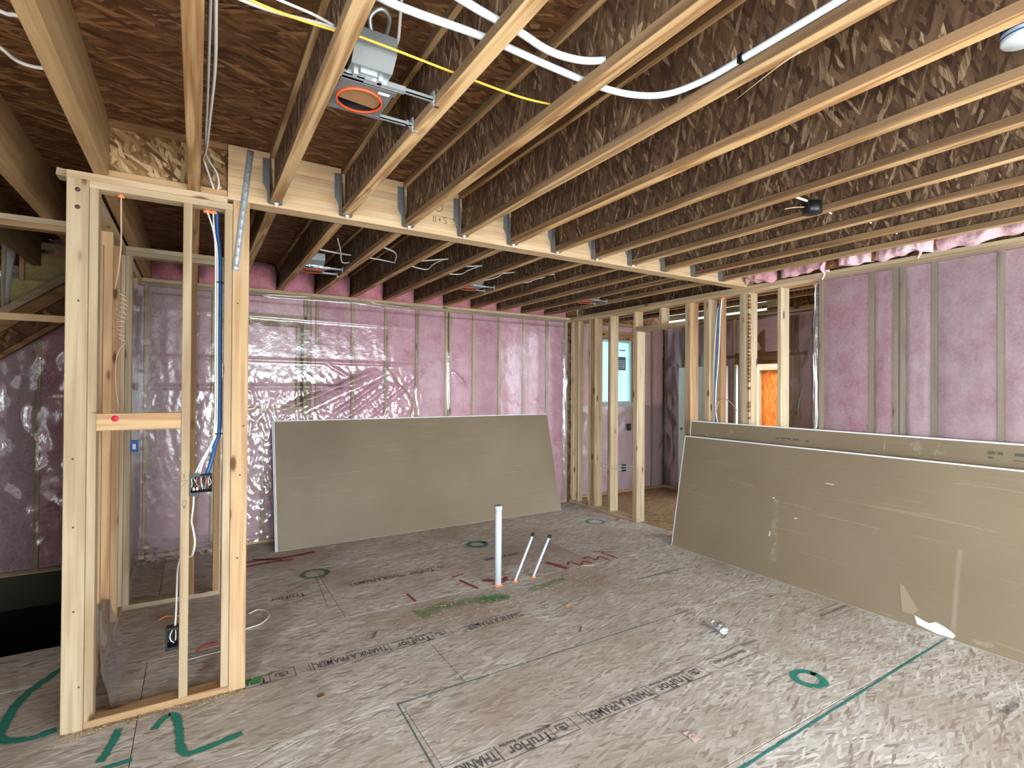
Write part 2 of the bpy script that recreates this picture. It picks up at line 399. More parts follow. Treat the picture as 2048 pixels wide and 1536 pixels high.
# ------------------------------------------------------------------ floor
floor = struct('floor')
def floor_panels():
    seams = [2.755+1.2192*k for k in range(-5, 3)]; seams += [6.50]
    hole = (-3.6, -0.600, 4.505, 6.50)
    for j in range(len(seams)-1):
        y0, y1 = seams[j], seams[j+1]
        off = 2.195 if (j-5) % 2 == 0 else 0.975
        x = off-2.4384*4
        while x < 9.4:
            a, b = max(x, -3.6), min(x+2.4384, 9.3); x += 2.4384
            if b-a < 0.05: continue
            mt = MT['floor']
            rects = [(a, b, y0, y1)]
            if a < hole[1] and y1 > hole[2]:
                rects = []
                if b > hole[1]: rects.append((max(a, hole[1]), b, y0, y1))
                if y0 < hole[2]: rects.append((a, min(b, hole[1]), y0, hole[2]))
            for (p, q, r, t) in rects:
                g = 0.0019
                for (pp, qq, mm) in ([(p, 4.94, mt), (4.94, q, MT['floor_brown'])] if p < 4.9 < 5.0 < q else [(p, q, MT['floor_brown'] if p >= 4.9 else mt)]):
                    lum('subfloor_panel', (pp+g, r+g, -0.018), (qq-g, t-g, 0.0), mm, floor, 0.0015)
    lum('subfloor_base', (-3.6, -3.34, -0.30), (9.3, 4.505, -0.0185), MT['gap'], floor)
    lum('subfloor_base', (-0.60, 4.506, -0.30), (9.3, 6.50, -0.0185), MT['gap'], floor)
    # stairwell below the opening
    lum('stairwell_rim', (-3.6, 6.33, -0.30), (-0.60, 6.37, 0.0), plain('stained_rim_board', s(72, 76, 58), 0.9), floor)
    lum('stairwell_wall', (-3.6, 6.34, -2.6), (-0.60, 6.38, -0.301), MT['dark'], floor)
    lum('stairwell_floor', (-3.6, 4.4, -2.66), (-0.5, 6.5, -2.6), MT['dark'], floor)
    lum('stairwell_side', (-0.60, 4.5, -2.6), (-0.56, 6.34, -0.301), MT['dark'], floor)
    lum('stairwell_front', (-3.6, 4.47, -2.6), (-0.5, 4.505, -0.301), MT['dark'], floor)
floor_panels()
FZ = 0.0008
def fp(pts, z=FZ): return [(x, y, z) for x, y in pts]
def floor_marks():
    # repeated factory print, read from the far side: reading direction -X, tops of the letters towards -Y
    def T(x, y): return Matrix.Translation((x, y, FZ)) @ Matrix.Rotation(math.pi, 4, 'Z')
    def block(x, y, k=1.0):
        # x = right end of the emblem box, text runs to smaller x; y = middle of the print
        def line(a, b, c, d, w=0.004): ribbon('print_line', fp([(a, b), (c, d)]), w, (0, 0, 1), MT['ink'], floor, n=1)
        t, bt = y-0.055, y+0.055           # top of print faces the viewpoint (-Y)
        line(x, t, x-0.90, t); line(x, t, x, bt); line(x, bt, x-0.14, bt); line(x-0.14, t, x-0.14, bt)
        # emblem: an open bracket round a solid leaf-like mark
        ribbon('print_emblem', fp([(x-0.042, y-0.012), (x-0.042, y+0.028), (x-0.106, y+0.028), (x-0.106, y-0.006)]), 0.010, (0, 0, 1), MT['ink'], floor, n=1)
        for pts in ([(x-0.060, y+0.012), (x-0.090, y+0.014), (x-0.094, y+0.002), (x-0.066, y-0.001)], [(x-0.054, y-0.004), (x-0.092, y-0.005), (x-0.086, y-0.018), (x-0.066, y-0.024), (x-0.052, y-0.016)]):
            c = Vector((pts[0][0], pts[0][1], FZ)); link('print_emblem', mesh('print_emblem', [Vector((p[0], p[1], FZ))-c for p in pts], [tuple(range(len(pts)))]), MT['ink'], floor, c)
        text('print_words', 'TruFlor', 0.098, T(x-0.15, y+0.018), MT['ink'], floor, 0.80, 0.0022)
        text('print_words', 'pointSIX durable flooring', 0.030, T(x-0.12, y+0.052), MT['ink'], floor, 0.98, 0.0010)
        line(x-0.445, t, x-0.445, bt, 0.006)
        text('print_words', 'THANK.A.FRAMER.', 0.092, T(x-0.458, y+0.030), MT['ink'], floor, 0.60, 0.0022)
        line(x-0.925, t, x-0.925, bt, 0.006); line(x-0.945, t, x-0.945, bt, 0.004)
        line(x-0.46, bt, x-0.72, bt, 0.003)
    block(2.69, 2.135); block(1.685, 2.135)
    block(1.56, 3.385); block(0.53, 3.385)
    text('print_words', 'THANK.A.FRAMER.', 0.092, T(2.15, 3.405), MT['ink'], floor, 0.62, 0.002)
    for (a, b, y) in ((1.66, 2.21, 3.335), (1.66, 2.21, 3.435)):
        ribbon('print_line', fp([(a, y), (b, y)]), 0.004, (0, 0, 1), MT['ink'], floor, n=1)
    block(2.10, 4.62); text('print_words', 'THANK.A.FRAMER.', 0.092, T(2.95, 4.64), MT['ink'], floor, 0.62, 0.002)
    text('print_words', 'TruFlor', 0.098, T(0.80, 4.63), MT['ink'], floor, 0.9, 0.002)
    SM = lambda x0, x1, y, w: ribbon('worn_print', fp([(x0, y), (x1, y)]), w, (0, 0, 1), MT['smudge'], floor, n=1)
    SM(2.81, 3.12, 2.15, 0.08); SM(3.16, 3.32, 2.20, 0.07)
    for pts in ([(2.78, 2.09), (2.78, 2.20), (3.21, 2.215)], [(2.78, 2.09), (3.18, 2.09)]):
        ribbon('print_line', fp(pts), 0.004, (0, 0, 1), MT['ink'], floor, n=1)
    SM(4.10, 4.52, 2.18, 0.08)
    for pts in ([(4.07, 2.12), (4.07, 2.235), (4.52, 2.235)], [(4.07, 2.12), (4.52, 2.12)]):
        ribbon('print_line', fp(pts), 0.004, (0, 0, 1), MT['ink'], floor, n=1)
    SM(3.42, 4.06, 3.44, 0.07); SM(3.72, 3.9, 1.02, 0.10)
    # chalk lines
    ribbon('chalk_line', fp([(0.95, 2.752), (2.2, 2.757), (3.3, 2.757)]), 0.022, (0, 0, 1), MT['chalk_dim'], floor, wob=0.4)
    ribbon('chalk_line', fp([(1.6, 1.487), (2.16, 1.492), (2.9, 1.507), (3.6, 1.52), (4.49, 1.534)], 0.001), 0.022, (0, 0, 1), MT['chalk'], floor, wob=0.5)
    ribbon('chalk_line', fp([(0.955, 2.75), (0.94, 2.2), (0.93, 1.6)], 0.001), 0.020, (0, 0, 1), MT['chalk_dim'], floor, wob=0.5)
    ribbon('chalk_line', fp([(1.37, 3.35), (1.366, 2.76)]), 0.009, (0, 0, 1), MT['chalk_dim'], floor, n=1)
    ribbon('chalk_line', fp([(0.95, 5.0), (0.90, 4.25)]), 0.011, (0, 0, 1), MT['chalk_dim'], floor, n=1)
    # sprayed rings
    def ring(x, y, r, w, m, ry=1.0):
        P = [(x+r*math.cos(a), y+r*ry*math.sin(a)) for a in [2*math.pi*k/16 for k in range(18)]]
        ribbon('paint_ring', fp(P, 0.0014), w, (0, 0, 1), m, floor, n=3, wob=0.3)
    ring(3.148, 1.745, 0.080, 0.075, MT['teal_spray'])
    ring(2.665, 5.105, 0.10, 0.09, MT['teal_spray']); ring(0.955, 5.055, 0.11, 0.09, MT['teal_faint']); ring(4.43, 5.20, 0.11, 0.08, MT['teal_faint'])
    # the painted figure 2, a stroke beside it and the long arc
    P = [(-0.165, 3.17), (-0.135, 3.24), (-0.095, 3.275), (-0.068, 3.21), (-0.055, 3.08), (-0.045, 2.95), (-0.022, 2.885), (0.05, 2.885), (0.13, 2.90), (0.215, 2.915)]
    ribbon('painted_figure_two', fp(P, 0.0014), 0.066, (0, 0, 1), MT['teal_spray'], floor, wob=0.3)
    ribbon('paint_stroke', fp([(-0.315, 3.27), (-0.33, 3.15), (-0.36, 3.02)], 0.0014), 0.062, (0, 0, 1), MT['teal_spray'], floor, wob=0.3)
    ribbon('paint_stroke', fp([(-0.40, 2.945), (-0.33, 2.965), (-0.235, 2.968)], 0.0014), 0.055, (0, 0, 1), MT['teal_spray'], floor, wob=0.3)
    ribbon('paint_arc', fp([(-0.60, 4.25), (-0.70, 4.10), (-0.80, 3.86), (-0.815, 3.62), (-0.795, 3.46), (-0.68, 3.40), (-0.58, 3.42)], 0.0014), 0.075, (0, 0, 1), MT['teal_spray'], floor, wob=0.3)
    ribbon('paint_stroke', fp([(5.1, 4.95), (5.3, 4.6), (5.55, 4.35)], 0.0014), 0.07, (0, 0, 1), MT['teal_faint'], floor, wob=0.3)
    ribbon('paint_stroke', fp([(5.25, 5.1), (5.5, 5.0), (5.6, 4.85)], 0.0014), 0.06, (0, 0, 1), MT['teal_faint'], floor, wob=0.3)
    # green overspray and the red notes
    ribbon('green_overspray', fp([(1.45, 3.76), (1.75, 3.80), (2.05, 3.75), (2.25, 3.70)], 0.0012), 0.30, (0, 0, 1), MT['green_spray'], floor, wob=0.6)
    ribbon('green_overspray', fp([(1.95, 3.72), (2.12, 3.74), (2.22, 3.72)], 0.0015), 0.24, (0, 0, 1), MT['green_spray'], floor, wob=0.5)
    ribbon('green_overspray', fp([(2.45, 3.73), (2.65, 3.76), (2.87, 3.80)], 0.0012), 0.20, (0, 0, 1), MT['green_spray'], floor, wob=0.6)
    ribbon('green_overspray', fp([(0.245, 3.41), (0.29, 3.40), (0.345, 3.39)], 0.0015), 0.07, (0, 0, 1), MT['green_solid'], floor, wob=0.5)
    R = lambda P, w=0.05: ribbon('red_paint_note', fp(P, 0.0012), w*1.35, (0, 0, 1), MT['red_spray'], floor, n=4, wob=0.3)
    R([(0.30, 5.66), (0.55, 5.72), (0.80, 5.68), (1.08, 5.72)], 0.09); R([(0.35, 5.55), (0.60, 5.60), (0.85, 5.58)], 0.07); R([(0.5, 5.78), (0.75, 5.62)], 0.06)
    R([(2.035, 4.24), (2.06, 4.11), (2.09, 3.98)]); R([(1.525, 4.175), (1.53, 3.99)], 0.035)
    R([(2.985, 4.235), (3.02, 4.11), (3.055, 3.975)], 0.085)
    R([(3.12, 4.07), (3.20, 4.13), (3.22, 4.0), (3.32, 4.07), (3.36, 3.99)], 0.035)
    R([(3.37, 4.13), (3.44, 4.16), (3.46, 4.05), (3.56, 4.10), (3.57, 3.95)], 0.038); R([(3.66, 4.20), (3.68, 3.97)], 0.035); R([(3.6, 4.26), (3.78, 4.15)], 0.03)
    R([(2.2, 4.12), (2.38, 4.05), (2.44, 4.1)], 0.06); R([(2.30, 4.0), (2.42, 4.02)], 0.05); R([(2.0, 4.33), (2.14, 4.36)], 0.03)
floor_marks()

# ------------------------------------------------------------------ ceiling frame
ceiling = struct('ceiling')
def i_joist(x, y0, y1):
    j = bpy.data.objects.new('joist', None); COL.objects.link(j); j.parent = ceiling; j.location = (x, (y0+y1)/2, ZT)
    w = 0.0295
    fl = lum('bottom_flange', (x-w, y0, ZT), (x+w, y1, ZT+0.038), MT['flange'], j, 0.002)
    if len(fl.data.materials) == 1:
        fl.data.materials.append(MT['flange_lam'])
        for q in fl.data.polygons: q.material_index = 1 if abs(q.normal.x) > 0.7 else 0
    lum('web', (x-0.005, y0, ZT+0.038), (x+0.005, y1, ZD-0.038), MT['web'], j, 0.0005)
    lum('top_flange', (x-w, y0, ZD-0.038), (x+w, y1, ZD), MT['flange'], j, 0.002)
    return j
for i in range(-1, 11): i_joist(JX(i), -3.3, YF-0.003)
for i in range(-1, 11): i_joist(JX(i), YF+0.122, 6.46)
for i in range(-9, -1):
    x = JX(i); lum('joist', (x-0.0295, -3.3, ZT), (x+0.0295, 6.46, ZD), MT['lvl'], ceiling, 0.002)
for i in range(11, 14):
    i_joist(JX(i)+0.25, 3.0, 6.46)
def deck():
    y = -3.4
    j = 0
    while y < 6.5:
        y1 = min(y+1.2192, 6.52); x = -3.7-1.2192*(j % 2)
        while x < 7.2:
            a, b = max(x, -3.7), min(x+2.4384, 7.2); x += 2.4384
            if b-a > 0.02: lum('deck_panel', (a+0.001, y+0.001, ZD), (b-0.001, y1-0.001, ZD+0.02), MT['deck'], ceiling, 0.001)
        y = y1; j += 1
deck()
# dropped glulam beam
bm_ = bpy.data.objects.new('beam', None); COL.objects.link(bm_); bm_.parent = ceiling; bm_.location = (2.5, YF, 2.785)
for k in range(7):
    z = 2.785+k*0.0445
    lum('lamination', (0.145, YF, z+0.0003), (4.985, YF+0.118, z+0.0442), MT['glulam'], bm_, 0.001)
# blocking panels on the stud wall, left of the beam
def blocking(x0, x1, y):
    b = bpy.data.objects.new('blocking', None); COL.objects.link(b); b.parent = ceiling; b.location = ((x0+x1)/2, y, ZT)
    lum('bottom_flange', (x0, y-0.02, ZT), (x1, y+0.04, ZT+0.036), MT['warmX'], b)
    lum('web', (x0, y+0.008, ZT+0.036), (x1, y+0.018, ZD-0.036), MT['block'], b, 0.0005)
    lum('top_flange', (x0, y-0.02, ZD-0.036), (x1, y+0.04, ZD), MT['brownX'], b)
blocking(JX(-2)+0.0305, JX(-1)-0.0305, YF+0.03); blocking(JX(-1)+0.0305, 0.143, YF+0.03)
# face-mount joist hangers
def hanger_mesh():
    P = []; w = 0.0315; t = 0.0015
    P.append(boxd((-w, -0.050, -0.0035), (w, 0.0, -0.0015)))
    for sx in (-1, 1):
        a, b = (-w-t, -w) if sx < 0 else (w, w+t)
        v = [(a, 0, -0.003), (b, 0, -0.003), (b, -0.05, -0.003), (a, -0.05, -0.003),
             (a, 0, 0.262), (b, 0, 0.262), (b, -0.022, 0.262), (a, -0.022, 0.262), (b, -0.05, 0.05), (a, -0.05, 0.05)]
        P.append((v, [(0, 1, 2, 3), (4, 7, 6, 5), (0, 4, 5, 1), (3, 2, 8, 9), (9, 8, 6, 7), (0, 3, 9, 7, 4), (1, 5, 6, 8, 2)]))
        o, q = (w, w+0.036)
        prof = [(o, 0.0), (o+0.008, 0.0), (o+0.012, 0.07), (q, 0.115), (q, 0.262), (o, 0.262)]
        v = [(sx*x, y, z) for y in (-0.002, 0.0) for x, z in prof]; k = len(prof)
        P.append((v, [tuple(range(k)), tuple(range(2*k-1, k-1, -1))]+[(i, (i+1) % k, k+(i+1) % k, k+i) for i in range(k)]))
        for z in (0.14, 0.18, 0.22, 0.25):
            c = (sx*(w+0.022), -0.003, z); n = 6
            v = [(c[0]+0.004*math.cos(2*math.pi*i/n), -0.002, z+0.004*math.sin(2*math.pi*i/n)) for i in range(n)]+[(c[0], -0.005, z)]
            P.append((v, [(i, (i+1) % n, n) for i in range(n)]))
    V = []; F = []
    for v, f in P:
        k = len(V); V += v; F += [tuple(i+k for i in q) for q in f]
    me = mesh('joist_hanger', V, F)
    b = bmesh.new(); b.from_mesh(me); bmesh.ops.recalc_face_normals(b, faces=b.faces); b.to_mesh(me); b.free()
    return me
HM = hanger_mesh()
for i in range(0, 11):
    o = link('joist_hanger', HM, MT['galv_dark'], ceiling, (JX(i), YF-0.0006, ZT))
    o = link('joist_hanger', HM, MT['galv_dark'], ceiling, (JX(i), YF+0.1186, ZT)); o.rotation_euler = (0, 0, math.pi)
# drips of construction adhesive under the near hangers
for i in range(0, 8):
    x = JX(i)
    lathe('glue_drip', [(0.001, -0.022), (0.004, -0.014), (0.012, -0.006), (0.014, -0.003)], (x+0.004, YF-0.03, ZT-0.0005), MT['gypsum'], ceiling, 8)
# long splinter peeling from under a near joist
tube('splinter', [(1.625, 0.93, 2.800), (1.63, 1.00, 2.795), (1.645, 1.10, 2.785), (1.655, 1.19, 2.772)], lambda q: 0.0035*(1-0.8*q), MT['studY'], ceiling, 5)
# handwritten figures on the beam
def hand(pts, w=0.0035): ribbon('handwriting', [(x, YF-0.0012, z) for x, z in pts], w, (0, -1, 0), MT['pencil'], ceiling, n=4)
X0, Z0 = 1.388, 2.868
hand([(X0, Z0+0.042), (X0+0.002, Z0)]); hand([(X0+0.014, Z0+0.044), (X0+0.018, Z0)])
hand([(X0+0.033, Z0+0.020), (X0+0.062, Z0+0.022)]); hand([(X0+0.046, Z0+0.036), (X0+0.049, Z0+0.006)])
hand([(X0+0.102, Z0+0.044), (X0+0.080, Z0+0.044), (X0+0.080, Z0+0.026), (X0+0.095, Z0+0.024), (X0+0.097, Z0+0.008), (X0+0.080, Z0+0.002)])
hand([(X0+0.140, Z0+0.040), (X0+0.160, Z0+0.040), (X0+0.148, Z0+0.020)]); hand([(X0+0.176, Z0+0.040), (X0+0.158, Z0-0.006)])
hand([(X0+0.186, Z0+0.008), (X0+0.176, Z0+0.014), (X0+0.188, Z0-0.006), (X0+0.176, Z0-0.014), (X0+0.174, Z0-0.004), (X0+0.186, Z0+0.008)])
hand([(1.426+0.030*math.cos(a), 2.975+0.028*math.sin(a)) for a in [k*math.pi/6 for k in range(13)]]); hand([(1.424, 2.985), (1.428, 2.968)])

# ------------------------------------------------------------------ stud walls near the camera
def stud(par, x0, x1, y0, y1, z0, z1, m='studZ', name='stud'): return lum(name, (x0, y0, z0), (x1, y1, z1), MT[m], par)
wall_front = struct('wall_front')
W = 0.089
stud(wall_front, -0.557, -0.4685, YF, YF+0.038, 0, 2.762, name='corner_stud')
stud(wall_front, -0.557, -0.4685, YF+0.0385, YF+0.0765, 0, 2.762)
stud(wall_front, -0.467, -0.429, YF, YF+W, 0.038, 2.725)
stud(wall_front, -0.066, -0.024, YF, YF+W, 0.038, 2.725)
stud(wall_front, 0.132, 0.1705, YF, YF+W, 0.038, 2.725)
stud(wall_front, 0.1725, 0.257, YF, YF+0.115, 0.0, 2.784, 'warmZ', 'post')
lum('bottom_plate', (-0.467, YF, 0), (0.172, YF+W, 0.038), MT['warmX'], wall_front)
lum('top_plate', (-0.467, YF, 2.7252), (0.171, YF+W, 2.7625), MT['studX'], wall_front)
lum('top_plate', (-0.557, YF, 2.763), (0.144, YF+W, 2.7995), MT['studX'], wall_front)
lum('block', (-0.4285, YF-0.002, 1.495), (-0.0665, YF+0.036, 1.583), MT['warmX'], wall_front)
lathe('red_paint_mark', [(0.016, 0), (0.016, 0.001)], (-0.353, YF-0.0022, 1.557), MT['red_dot'], wall_front, 14).rotation_euler = (math.pi/2, 0, 0)
for z in (2.705, 2.618):
    lathe('dark_knot', [(0.011, 0), (0.010, 0.004), (0.004, 0.006)], (-0.513, YF-0.0002, z), MT['knot_nail'], wall_front, 10).rotation_euler = (math.pi/2, 0, 0)  # two dark knots of the corner stud, built as small discs
for x, z in ((-0.520, 1.36), (-0.505, 2.15), (-0.515, 1.02), (-0.51, 0.60), (-0.485, 0.22), (0.20, 2.2), (0.235, 1.5), (0.22, 1.22), (0.21, 0.75)):
    lathe('nail_head', [(0.005, 0), (0.004, 0.001)], (x, YF-0.0002, z), MT['knot_nail'], wall_front, 8).rotation_euler = (math.pi/2, 0, 0)
wall_side = struct('wall_closet_side')
prism('plate_end', (-0.62, 3.47, 2.802), (0.105, 0.0, -0.012), (0, 0.089, 0), (0.004, 0, 0.038), MT['studX'], wall_side)
for y in (3.84, 4.25, 4.66):
    stud(wall_side, -0.557, -0.4685, y, y+0.038, 0.038, 2.725 if y != 3.84 else 2.55, 'warmZ')
stud(wall_side, -0.557, -0.4685, 4.95, 4.988, 0.038, 2.725); stud(wall_side, -0.557, -0.4685, 5.50, 5.538, 0.038, 2.725); stud(wall_side, -0.557, -0.4685, 5.95, 5.988, 0.038, 2.725)
lum('bottom_plate', (-0.557, YF+0.078, 0), (-0.4685, YB-0.03, 0.0375), MT['studY'], wall_side)
lum('top_plate', (-0.557, YF+0.092, 2.7252), (-0.4685, YB-0.03, 2.7622), MT['studY'], wall_side)
lum('top_plate', (-0.557, YF+0.092, 2.763), (-0.4685, YB-0.03, 2.7995), MT['studY'], wall_side)
lum('stair_side_sheathing', (-0.570, 4.55, 0.0), (-0.558, 6.30, 2.72), MT['osbX'], wall_side, 0.001)
wall_cb = struct('wall_closet_back')
YC = 4.95
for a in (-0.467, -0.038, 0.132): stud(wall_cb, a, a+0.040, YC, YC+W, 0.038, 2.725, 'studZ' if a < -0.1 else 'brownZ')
stud(wall_cb, 0.173, 0.186, YC, YC+W, 0.038, 2.725)
lum('bottom_plate', (-0.467, YC, 0), (0.186, YC+W, 0.0375), MT['studX'], wall_cb)
lum('top_plate', (-0.467, YC, 2.7252), (0.186, YC+W, 2.7622), MT['studX'], wall_cb)
lum('top_plate', (-0.467, YC, 2.763), (0.186, YC+W, 2.7995), MT['studX'], wall_cb)
# stair wall: header and rail over the opening, sloping stair carriage beyond
wall_st = struct('wall_stair')
lum('top_plate', (-3.5, 4.42, 2.763), (-0.571, 4.42+W, 2.7995), MT['studX'], wall_st); lum('top_plate', (-3.5, 4.42, 2.7252), (-0.571, 4.42+W, 2.7622), MT['warmX'], wall_st)
lum('rail', (-3.5, 4.44, 2.135), (-0.571, 4.478, 2.180), MT['warmX'], wall_st)

def sheet(nu, nz, fn):
    v = [fn(i/nu, j/nz) for j in range(nz+1) for i in range(nu+1)]
    f = [(j*(nu+1)+i, j*(nu+1)+i+1, (j+1)*(nu+1)+i+1, (j+1)*(nu+1)+i) for j in range(nz) for i in range(nu)]
    return v, f
def batt(par, u0, u1, z0, z1, face, ax, mat, bulge=0.035, nu=9, nz=26, sgn=-1, name='insulation_batt', rag=0.0, amp=1.0, pw=(5, 14)):
    """fibreglass batt: face plane at 'face' on axis ax (0: wall in Y-Z, 1: wall in X-Z), bulging to the room side"""
    sd = random.random()*100
    def fn(a, b):
        u = u0+(u1-u0)*a; z = z0+(z1-z0)*b
        e = (1-abs(2*a-1)**pw[0])*(1-abs(2*b-1)**pw[1])
        d = bulge*e+amp*(0.018*mn.noise(Vector((u*7, z*5, sd)))*e+0.010*mn.noise(Vector((u*22, z*16, sd+5))))
        if rag: z += rag*mn.noise(Vector((u*9, b*3, sd)))
        if pw[0] < 4:
            P, Q = 2*a-1, 2*b-1
            u = (u0+u1)/2+(u1-u0)/2*P*math.sqrt(1-(0.30*Q*Q if Q > 0 else 0.06*Q*Q))
            z = (z0+z1)/2+(z1-z0)/2*Q*(math.sqrt(1-0.34*P*P) if Q > 0 else 1)
        p = [0, 0, z]; p[ax] = face+sgn*d; p[1-ax] = u; return tuple(p)
    v, f = sheet(nu, nz, fn)
    if (ax == 1) == (sgn < 0): pass
    else: f = [tuple(reversed(q)) for q in f]
    c = Vector(v[0]); return link(name, mesh(name, [Vector(p)-c for p in v], f, True), mat, par, c)

# ------------------------------------------------------------------ far insulated wall
wall_back = struct('wall_back')
def back_wall():
    D = 0.14
    lum('bottom_plate', (-3.6, YB, 0), (4.83, YB+D, 0.038), MT['studX'], wall_back)
    lum('top_plate', (-3.6, YB, 2.7252), (4.90, YB+D, 2.7622), MT['studX'], wall_back)
    lum('top_plate', (-3.6, YB-0.002, 2.763), (4.90, YB+D, 2.7995), MT['studX'], wall_back)
    lum('sheathing', (-3.6, YB+D+0.001, 0), (5.018, YB+D+0.013, 3.1), MT['osbY'], wall_back, 0.001)
    xs = [JX(k) for k in range(-10, 11)]
    ro = (0.22, 1.05)
    edges = []
    for x in xs:
        if ro[0]-0.02 < x < ro[1]+0.02: continue
        edges.append((x-0.019, x+0.019))
    edges += [(1.05, 1.088), (1.09, 1.128), (0.18, 0.218), (0.14, 0.178), (2.865, 2.903), (4.775, 4.83)]
    edges.sort()
    for a, b in edges: stud(wall_back, a, b, YB, YB+D, 0.0385, 2.7248)
    lum('header', (0.18, YB, 2.485), (1.088, YB+0.10, 2.53), MT['studX'], wall_back); lum('sill', (0.219, YB, 1.455), (1.049, YB+D, 1.493), MT['studX'], wall_back)
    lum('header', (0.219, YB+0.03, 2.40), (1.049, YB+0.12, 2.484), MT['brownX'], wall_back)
    stud(wall_back, 0.98, 1.018, YB+0.01, YB+D, 1.494, 2.399); stud(wall_back, 0.62, 0.658, YB+0.01, YB+D, 0.0385, 1.454)
    batt(wall_back, 0.225, 0.98, 1.494, 2.40, YB+0.07, 1, MT['pink_dull'], 0.02)
    lum('sheathing', (0.22, YB+0.09, 1.494), (1.05, YB+0.11, 2.40), MT['osbY'], wall_back, 0.001)
    for a, b in ((0.22, 0.62), (0.66, 1.05)): batt(wall_back, a, b, 0.04, 1.455, YB+0.03, 1, MT['pink_dull'], 0.02)
    batt(wall_back, 0.22, 1.05, 2.53, 2.72, YB+0.03, 1, MT['pink'], 0.02, nz=8)
    k = 0
    for (a, b), (c, d) in zip(edges[:-1], edges[1:]):
        if c-b < 0.05 or (b > 0.1 and c < 1.1): continue
        m = MT['pink_hot'] if k in (6, 11, 14) or (2.4 < b < 2.5) or (3.6 < b < 3.7) else (MT['pink_far'] if b > 0.5 else MT['pink_dull'])
        batt(wall_back, b, c, 0.04, 2.724, YB+0.028, 1, m); k += 1
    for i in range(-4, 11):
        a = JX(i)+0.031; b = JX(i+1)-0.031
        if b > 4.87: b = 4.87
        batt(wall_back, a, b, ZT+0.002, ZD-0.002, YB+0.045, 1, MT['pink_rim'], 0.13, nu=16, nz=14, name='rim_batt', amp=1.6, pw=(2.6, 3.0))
back_wall()
def back_film():
    # the vapour barrier: fold lines from its packing, slack folds pulled to one staple, crumples low down
    def fold(x, z, x0, z0, x1, z1, w, h):
        dx, dz = x1-x0, z1-z0; L2 = dx*dx+dz*dz
        t = ((x-x0)*dx+(z-z0)*dz)/L2
        if t < -0.02 or t > 1.02: return 0
        dd = abs((x-x0)*dz-(z-z0)*dx)/math.sqrt(L2)
        return h*math.exp(-(dd/w)**2)*max(0, min(1, t*8))*max(0, min(1, (1-t)*8))
    F = [(-0.4, 2.50, 2.45, 2.47, 0.012, 0.010), (-0.4, 2.02, 2.45, 2.00, 0.014, 0.014), (-0.4, 1.71, 1.75, 1.725, 0.018, 0.020),
         (1.9, 1.93, 0.75, 1.42, 0.03, 0.035), (2.05, 1.90, 1.0, 1.40, 0.02, -0.03), (1.95, 1.80, 1.35, 1.38, 0.02, 0.028), (2.05, 1.75, 1.55, 1.36, 0.018, 0.02),
         (2.3, 1.75, 1.8, 1.36, 0.02, 0.02), (1.25, 2.02, 1.75, 1.72, 0.014, 0.012), (2.42, 2.72, 1.6, 2.76, 0.012, 0.02), (0.6, 2.74, 1.7, 2.76, 0.012, 0.02),
         (2.5, 1.95, 2.3, 1.7, 0.02, 0.015), (2.85, 2.3, 2.86, 1.4, 0.012, 0.015), (2.9, 1.95, 3.1, 1.75, 0.02, 0.02)]
    def fn(a, b):
        x = -0.46+5.27*a; z = 0.03+2.725*b
        y = 0.0
        for q in F: y += fold(x, z, *q)
        lo = max(0, min(1, (2.0-z)/0.3))*max(0, min(1, (2.6-x)/0.5))*(0.25 if x < 0.3 else 1.0)*(0.75 if z > 1.75 else 1.0)
        cr = mn.noise(Vector((x*15+z*3, z*6-x*2, 3.1))); cr2 = mn.noise(Vector((x*34, z*22, 9.7)))
        y += lo*(0.015*(1-abs(cr))**4+0.005*cr2)
        y += 0.004*mn.noise(Vector((x*3, z*1.2, 1.7)))+0.0025*mn.noise(Vector((x*14, z*4, 6)))*(1 if x < 2.6 else 0.5)
        return (x, YB-0.010-max(y, -0.004)-(0.02 if 0.1 < z < 2.65 else 0), z)
    v, f = sheet(330, 190, fn)
    link('vapour_barrier', mesh('vapour_barrier', v, f, True), MT['poly'], wall_back)
    def fn2(a, b):
        x = -3.55+2.95*a; z = 0.03+2.70*b
        y = 0.02*(1-abs(mn.noise(Vector((x*4, z*2.5, 4)))))**6+0.008*mn.noise(Vector((x*11, z*8, 2)))
        return (x, YB-0.035-y, z)
    v, f = sheet(120, 110, fn2); link('vapour_barrier', mesh('vapour_barrier', v, f, True), MT['poly'], wall_back)
    # side return of the film in the closet corner and the loose foot of the film
    def fn3(a, b):
        y = YC+0.25+1.1*a; z = 0.05+2.55*b
        return (-0.455+0.02*mn.noise(Vector((y*6, z*2, 3))), y, z)
    v, f = sheet(20, 60, fn3); link('vapour_barrier', mesh('vapour_barrier', v, f, True), MT['poly_tight'], wall_back)
    def fn4(a, b):
        x = -0.42+0.62*a
        return (x, YB-0.05-0.16*b-0.03*mn.noise(Vector((x*9, b*3, 7))), 0.012+0.16*(1-b)**2+0.05*abs(mn.noise(Vector((x*12, b*6, 1)))))
    v, f = sheet(50, 14, fn4); link('film_foot', mesh('film_foot', v, f, True), MT['poly'], wall_back)
back_film()
# gathered film hanging in the far corner
def corner_film():
    def fn(a, b):
        x = 4.72+0.12*a; z = 0.05+2.45*b
        return (x, YB-0.03-0.05*math.sin(a*math.pi)*(0.4+0.6*abs(mn.noise(Vector((z*3, a*2, 5))))), z+0.01*mn.noise(Vector((x*30, z*3, 2))))
    v, f = sheet(12, 80, fn); link('film_gather', mesh('film_gather', v, f, True), MT['poly'], wall_back)
corner_film()

